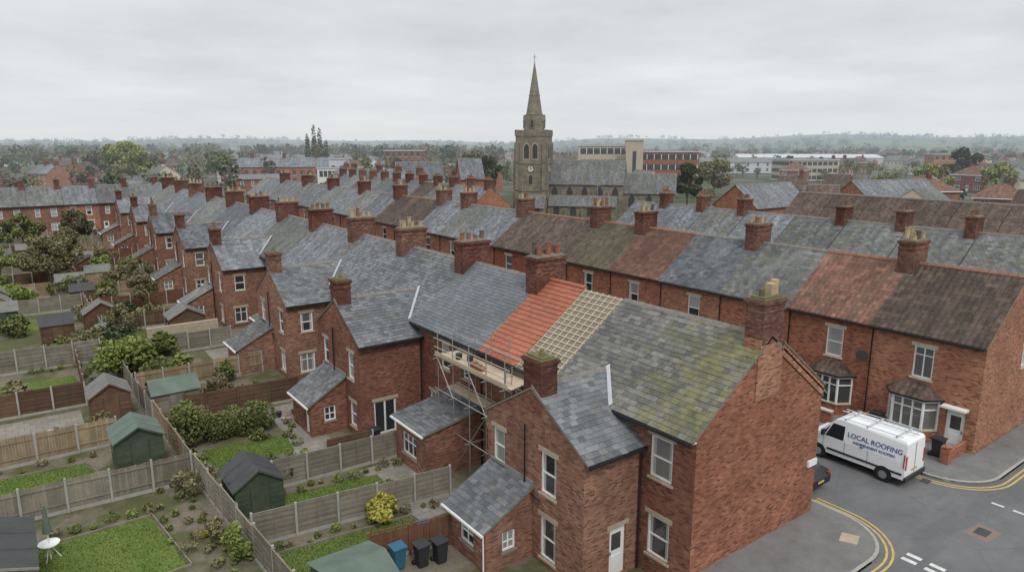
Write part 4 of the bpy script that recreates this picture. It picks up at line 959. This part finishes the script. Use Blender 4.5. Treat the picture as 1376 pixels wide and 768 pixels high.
fg((6.3,26.3),(14.9,25.2),mat='wood_grey',h=1.5); fg((8.4,30.5),(15.0,30.2),mat='wood_grey',h=1.5); fg((9.6,22.5),(12.8,21.8),mat='wood_red',post='wood_red',style='v',h=1.3); fg((8.0,41.6),(13.4,41.3),mat='wood_brown',post='wood_brown'); fg((6.9,42.0),(8.0,41.6),mat='wood_brown',post='wood_brown')
fg((11.5,31.8),(14.0,31.6),mat='wood_brown',h=1.2)
for k,y in enumerate((48.2,56.5,66.2,74.5,83,91,100,109,118,127,136)):
    m=('wood_tan','wood_grey','wood_brown','wood_red')[k%4]; fg((5.2,y+U(-.5,.5)),(13.2,y),mat=m,style='lap' if k%2 else 'v')
    if k>2: fg((-13,y+3),(4.6,y+3.3),mat=('wood_grey','wood_tan','wood_brown')[k%3])
for a,b in((48,60),(62,78),(80,100),(102,136)): fg((5.0,a),(4.8,b),mat='wood_grey')
M=MB(); x0,y0=G(7.5,58.8); x1,y1=G(12.8,59.1); M.box(x0,x1,y0,y1,-.8,1.0,'cream_stone'); M.build('stone_wall')
def shed(x0,x1,y0,y1,h,hr,wm,rf,axis='y',win=True,name='garden_shed'):
    z=-.8; M=MB()
    def boards(ax,k,a0,a1,face):
        m=12
        for i in range(m):
            abox(M,ax,k,face,a0,a1,-.02+.0,.012+.012*(i%2),z+h*i/m,z+h*(i+1)/m,wm,U(.1,.9))
    boards('x',x0,y0,y1,-1);boards('x',x1,y0,y1,1);boards('y',y0,x0,x1,-1);boards('y',y1,x0,x1,1)
    if axis=='y':
        xm=(x0+x1)/2
        for y in(y0,y1): M.poly([(x0,y,z+h),(x1,y,z+h),(xm,y,z+hr)],wm,.4)
    elif axis=='x':
        ym=(y0+y1)/2
        for x in(x0,x1): M.poly([(x,y0,z+h),(x,y1,z+h),(x,ym,z+hr)],wm,.4)
    if axis in 'xy': roof_gable(M,x0,x1,y0,y1,z+h,z+hr,rf,axis,ov=.14,v0=.12,v1=.12,th=.035,ridge=None)
    else:
        M.obox((x0-.15,y0-.15,z+h),(x1-x0+.3,0,hr-h),(0,y1-y0+.3,0),(0,0,.05),rf)
    if axis=='y':
        s=(hr-h)/((x1-x0)/2); xm=(x0+x1)/2
        for k in(.33,.66):
            y=y0+(y1-y0)*k
            for sg,xe in((-1,x0-.14),(1,x1+.14)): M.obox((xe,y,z+h-.14*s+.038),(xm-xe,0,hr-h+.14*s),(0,.03,0),(0,0,.012),rf,.9)
        for sg,xe in((-1,x0-.14),(1,x1+.14)): M.obox((xe,y0-.15,z+h-.14*s-.04),(xm-xe,0,hr-h+.14*s),(0,.025,0),(0,0,.1),wm,.9)
    if win:
        yc=(y0+y1)/2; M.box(x0-.05,x0-.03,yc-.45,yc+.25,z+1.1,z+1.6,'glass',.1)
        for yy in(yc-.5,yc+.25): M.box(x0-.06,x0-.025,yy,yy+.05,z+1.05,z+1.65,wm,.9)
    xc=(x0+x1)/2; M.box(xc-.4,xc+.4,y0-.045,y0-.025,z+.08,z+h-.12,wm,.75); 
    for xx in(xc-.42,xc+.38): M.box(xx,xx+.04,y0-.055,y0-.025,z+.05,z+h-.1,wm,.2)
    M.build(name)
def gs(a,b,c,d,*r,**k):
    x0,y0=G(a,c);x1,y1=G(b,d); shed(x0,x1,y0,y1,*r,**k)
gs(2.7,4.75,35.9,38.2,2.0,2.6,'wood_green','felt_green','y'); gs(2.4,4.4,44.1,46.4,1.8,2.5,'wood_brown','felt_grey','y'); gs(5.4,7.9,42.8,45.0,1.7,2.3,'wood_grey','felt_green','x'); gs(6.3,8.35,28.7,31.0,1.5,2.2,'wood_green','felt_dark','y')
gs(.8,3.1,65.4,67.6,1.6,2.3,'wood_brown','felt_dark','x'); gs(4.0,6.6,67.0,69.0,1.8,2.7,'wood_brown','felt_grey','y'); gs(4.5,6.7,61.5,63.3,1.6,1.9,'wood_grey','felt_green','m'); gs(3.8,5.8,78.5,80.5,1.8,2.4,'wood_brown','felt_dark','x')
gs(6.9,9.0,18.6,21.2,1.9,2.3,'wood_green','felt_green','x'); gs(-4.2,-.8,26.4,30.2,2.0,2.6,'wood_grey','felt_dark','y')
gs(9.5,12.2,60.5,63,1.9,2.7,'wood_brown','felt_grey','y')
for k in range(16):
    y=73+k*4.2; x=random.choice([-3,0,3,6.0,9]); gs(x,x+U(1.8,2.6),y,y+U(1.8,2.4),1.7,2.4,random.choice(['wood_brown','wood_grey','wood_green','wood_tan']),random.choice(['felt_grey','felt_dark','felt_grey','slate_old']),random.choice('xy'))
def binn(x,y,z,mat='plastic_dark'):
    M=MB(); M.tube((x,y,z+.08),(x,y,z+.95),.28,mat,4,.36); M.obox((x-.3,y-.3,z+.95),(.6,0,0),(0,.62,0),(0,0,.06),mat); M.tube((x-.28,y+.28,z+.1),(x+.28,y+.28,z+.1),.1,'rubber',10); M.build('wheelie_bin')
for x,y,m in((11.2,21.2,'plastic_dark'),(12.0,22.4,'tarp_blue'),(11.9,21.0,'plastic_dark'),(10.4,21.6,'tarp_blue'),(3.0,41.5,'tarp_blue'),(2.4,41.8,'plastic_dark'),(14.4,32.2,'plastic_dark'),(9.4,38.8,'tarp_blue')): binn(*G(x,y),-.8,m)
binn(37.4,22.6,.1,'tarp_blue'); binn(38.2,17.2,.1,'plastic_dark'); binn(37.3,13.6,.1,'plastic_dark')
M=MB()
for k in range(30):
    cx_,cy_=random.choice([(12.9,26.5),(12.9,26.5),(13.4,23.8),(2.0,26.0),(11.8,33),(4.4,41.2),(0,44),(12,38.5)])
    x,y=G(cx_+U(-.8,.8),cy_+U(-.8,.8)); s=U(.12,.24); M.tube((x,y,-.79),(x,y,-.79+s*1.6),s*.7,random.choice(['pot_terra','plastic_dark','concrete','pot_dark']),8,s)
M.build('plant_pots')
M=MB(); x,y=G(-.35,30.2); M.tube((x,y,-.8),(x,y,1.5),.025,'white_paint',6); M.tube((x,y,.4),(x,y,1.6),.17,'felt_green',8,.04); M.tube((x,y,-.1),(x,y,-.06),.4,'white_paint',14)
for a in range(3): M.tube((x,y,-.1),(x+.35*math.cos(a*2.1),y+.35*math.sin(a*2.1),-.8),.02,'white_paint',5)
M.build('garden_table_with_parasol')
def far_trees(name,specs,n,size,mat):
    M=MB(); rg=random.Random(len(specs))
    for (x,y,z,h,r) in specs:
        b=[]
        for k in range(6):
            a=rg.uniform(0,6.28); q=rg.uniform(.0,.6)*r; s=r*rg.uniform(.35,.6); b.append((x+math.cos(a)*q,y+math.sin(a)*q,z+h*rg.uniform(.4,.85),s,s,s*.8))
        mb=leafmesh('',b,n,size*(h/10),mat,seed=int(x*7+y*3)); i0=len(M.v); M.v+=mb.v; M.f+=[tuple(a+i0 for a in f) for f in mb.f]; k=M.mi(mat); M.m+=[k]*len(mb.f)
        t=rg.uniform(-.2,.2); M.c+=[min(1,max(0,c+t)) for c in mb.c]
        M.tube((x,y,z),(x,y,z+h*.6),.2,'bark',4,.08,cap=False)
    M.build(name)
S1=[];S2=[];S3=[]
for t in range(3500):
    b=U(170,500); a=U(-.88,.92)*b
    if not free(a,b,.5): continue
    if len(S1)>430: break
    x,y=T(a,b); h=U(5,10)+ (4 if a<-40 and R()<.4 else 0); S1.append((x,y,-.8,h,h*U(.3,.42)))
for t in range(520):
    b=U(430,900); a=U(-.9,.95)*b; x,y=T(a,b); h=U(7,12)+(4 if a<0 else 0); S2.append((x,y,-.8,h,h*U(.35,.6)))
for t in range(760):
    b=U(900,3200); a=U(-.95,1.0)*b; x,y=T(a,b); ang=math.atan2(y,x)%(2*math.pi); h=U(6,11); S3.append((x,y,hgt(math.hypot(x,y),ang)-1,h,h*U(.8,2.2)))
far_trees('distant_trees',S1[::4],150,.75,'leaf_far'); far_trees('distant_trees',S1[1::4],150,.75,'leaf_green'); far_trees('distant_trees',S1[2::4],150,.7,'leaf_dark'); far_trees('distant_trees',S1[3::4],150,.6,'leaf_brown'); far_trees('distant_trees',S2[::2],70,1.5,'leaf_far'); far_trees('distant_trees',S2[1::2],70,1.5,'leaf_dark'); far_trees('distant_trees',S3,36,3.0,'leaf_dark')
tree(*T(-140,255),17,9.0,'leaf_willow',6500,.7,name='broadleaf_tree'); tree(*T(-126,300),13,7,'leaf_green',2500,.9,name='broadleaf_tree'); tree(*T(-180,300),13,8,'leaf_far',2500,.9,name='broadleaf_tree')
tree(*T(42,165),12,4.0,'leaf_dark',3000,.5,name='pine_tree'); tree(*T(115,190),11,5.5,'leaf_willow',3000,.5,name='broadleaf_tree',sparse=True); tree(*T(60,205),12,6,'leaf_brown',2500,.6,name='broadleaf_tree'); tree(*T(-8,210),13,5,'leaf_dark',2500,.7,name='pine_tree'); tree(*T(152,215),11,6,'leaf_willow',2500,.7,name='broadleaf_tree'); tree(*T(-14,260),14,7,'leaf_far',2500,.8,name='broadleaf_tree'); tree(*T(165,255),15,6,'leaf_dark',2500,.8,name='pine_tree')
tree(*T(52,140),9,4,'leaf_brown',2500,.4,name='broadleaf_tree',sparse=True); tree(*T(88,165),9,4,'leaf_green',2500,.45,name='broadleaf_tree'); tree(*T(-30,165),8,3.5,'leaf_brown',2200,.4,name='broadleaf_tree')
for k,(a,hh) in enumerate(((-99,24.5),(-96.5,23),(-103,20),(-94,17))):
    x,y=T(a,350+k); leafmesh('poplar_tree',[(x,y,hh*.28,1.7,1.7,hh*.2),(x,y,hh*.5,1.5,1.5,hh*.25),(x,y,hh*.76,1.0,1.0,hh*.24)],900,.7,'leaf_far',lambda mb:mb.tube((x,y,-.8),(x,y,hh*.8),.3,'bark',5,.05),seed=k).build('poplar_tree')
# ================================================================== WORLD, SUN, CAMERA
w=bpy.data.worlds.new('World'); scene.world=w; w.use_nodes=True; nt=w.node_tree; nt.nodes.clear()
sky=nn(nt,'ShaderNodeTexSky',sky_type='NISHITA',sun_disc=False,sun_elevation=math.radians(50),sun_rotation=math.radians(180-15))
bg1=nn(nt,'ShaderNodeBackground',ins={0:sky.outputs[0],1:.1})
tc=nn(nt,'ShaderNodeTexCoord').outputs['Generated']; sp=nn(nt,'ShaderNodeSeparateXYZ',ins={0:tc})
zz=math_(nt,'ADD',math_(nt,'MAXIMUM',sp.outputs[2],0.0),.13)
pv=nn(nt,'ShaderNodeCombineXYZ',ins={0:math_(nt,'DIVIDE',sp.outputs[0],zz),1:math_(nt,'DIVIDE',sp.outputs[1],zz),2:0.0}).outputs[0]
n1=noise(nt,pv,.55,5,.5); n2=noise(nt,pv,1.7,5,.55)
nv=math_(nt,'ADD',math_(nt,'MULTIPLY',n1,.7),math_(nt,'MULTIPLY',n2,.3))
cc=mixc(nt,mapr(nt,nv,.36,.64),(.64,.675,.70),(.85,.87,.885))
cc=mixc(nt,mapr(nt,sp.outputs[2],.10,.0,0,.75),cc,(.77,.80,.825))
st=mapr(nt,sp.outputs[2],.22,.9,1.0,1.8)
bg2=nn(nt,'ShaderNodeBackground',ins={0:cc,1:st})
mx=nn(nt,'ShaderNodeMixShader',ins={0:.93,1:bg1.outputs[0],2:bg2.outputs[0]}); ow=nn(nt,'ShaderNodeOutputWorld'); nt.links.new(mx.outputs[0],ow.inputs[0])
ld=bpy.data.lights.new('sun','SUN'); ld.energy=1.45; ld.angle=math.radians(12); ld.color=(1,.96,.9); lo=bpy.data.objects.new('sun',ld); COL.objects.link(lo)
sd=Vector((-.25,-1,1.25)).normalized(); lo.rotation_euler=sd.to_track_quat('Z','Y').to_euler()
cd=bpy.data.cameras.new('camera'); cd.sensor_width=36; cd.lens=24.07; cd.clip_start=.5; cd.clip_end=9000
co=bpy.data.objects.new('camera',cd); COL.objects.link(co); co.location=(0,0,16); co.rotation_euler=(math.radians(90-11.8),0,math.radians(-36.2)); scene.camera=co
scene.view_settings.view_transform='Standard'; scene.view_settings.look='None'; scene.view_settings.exposure=0
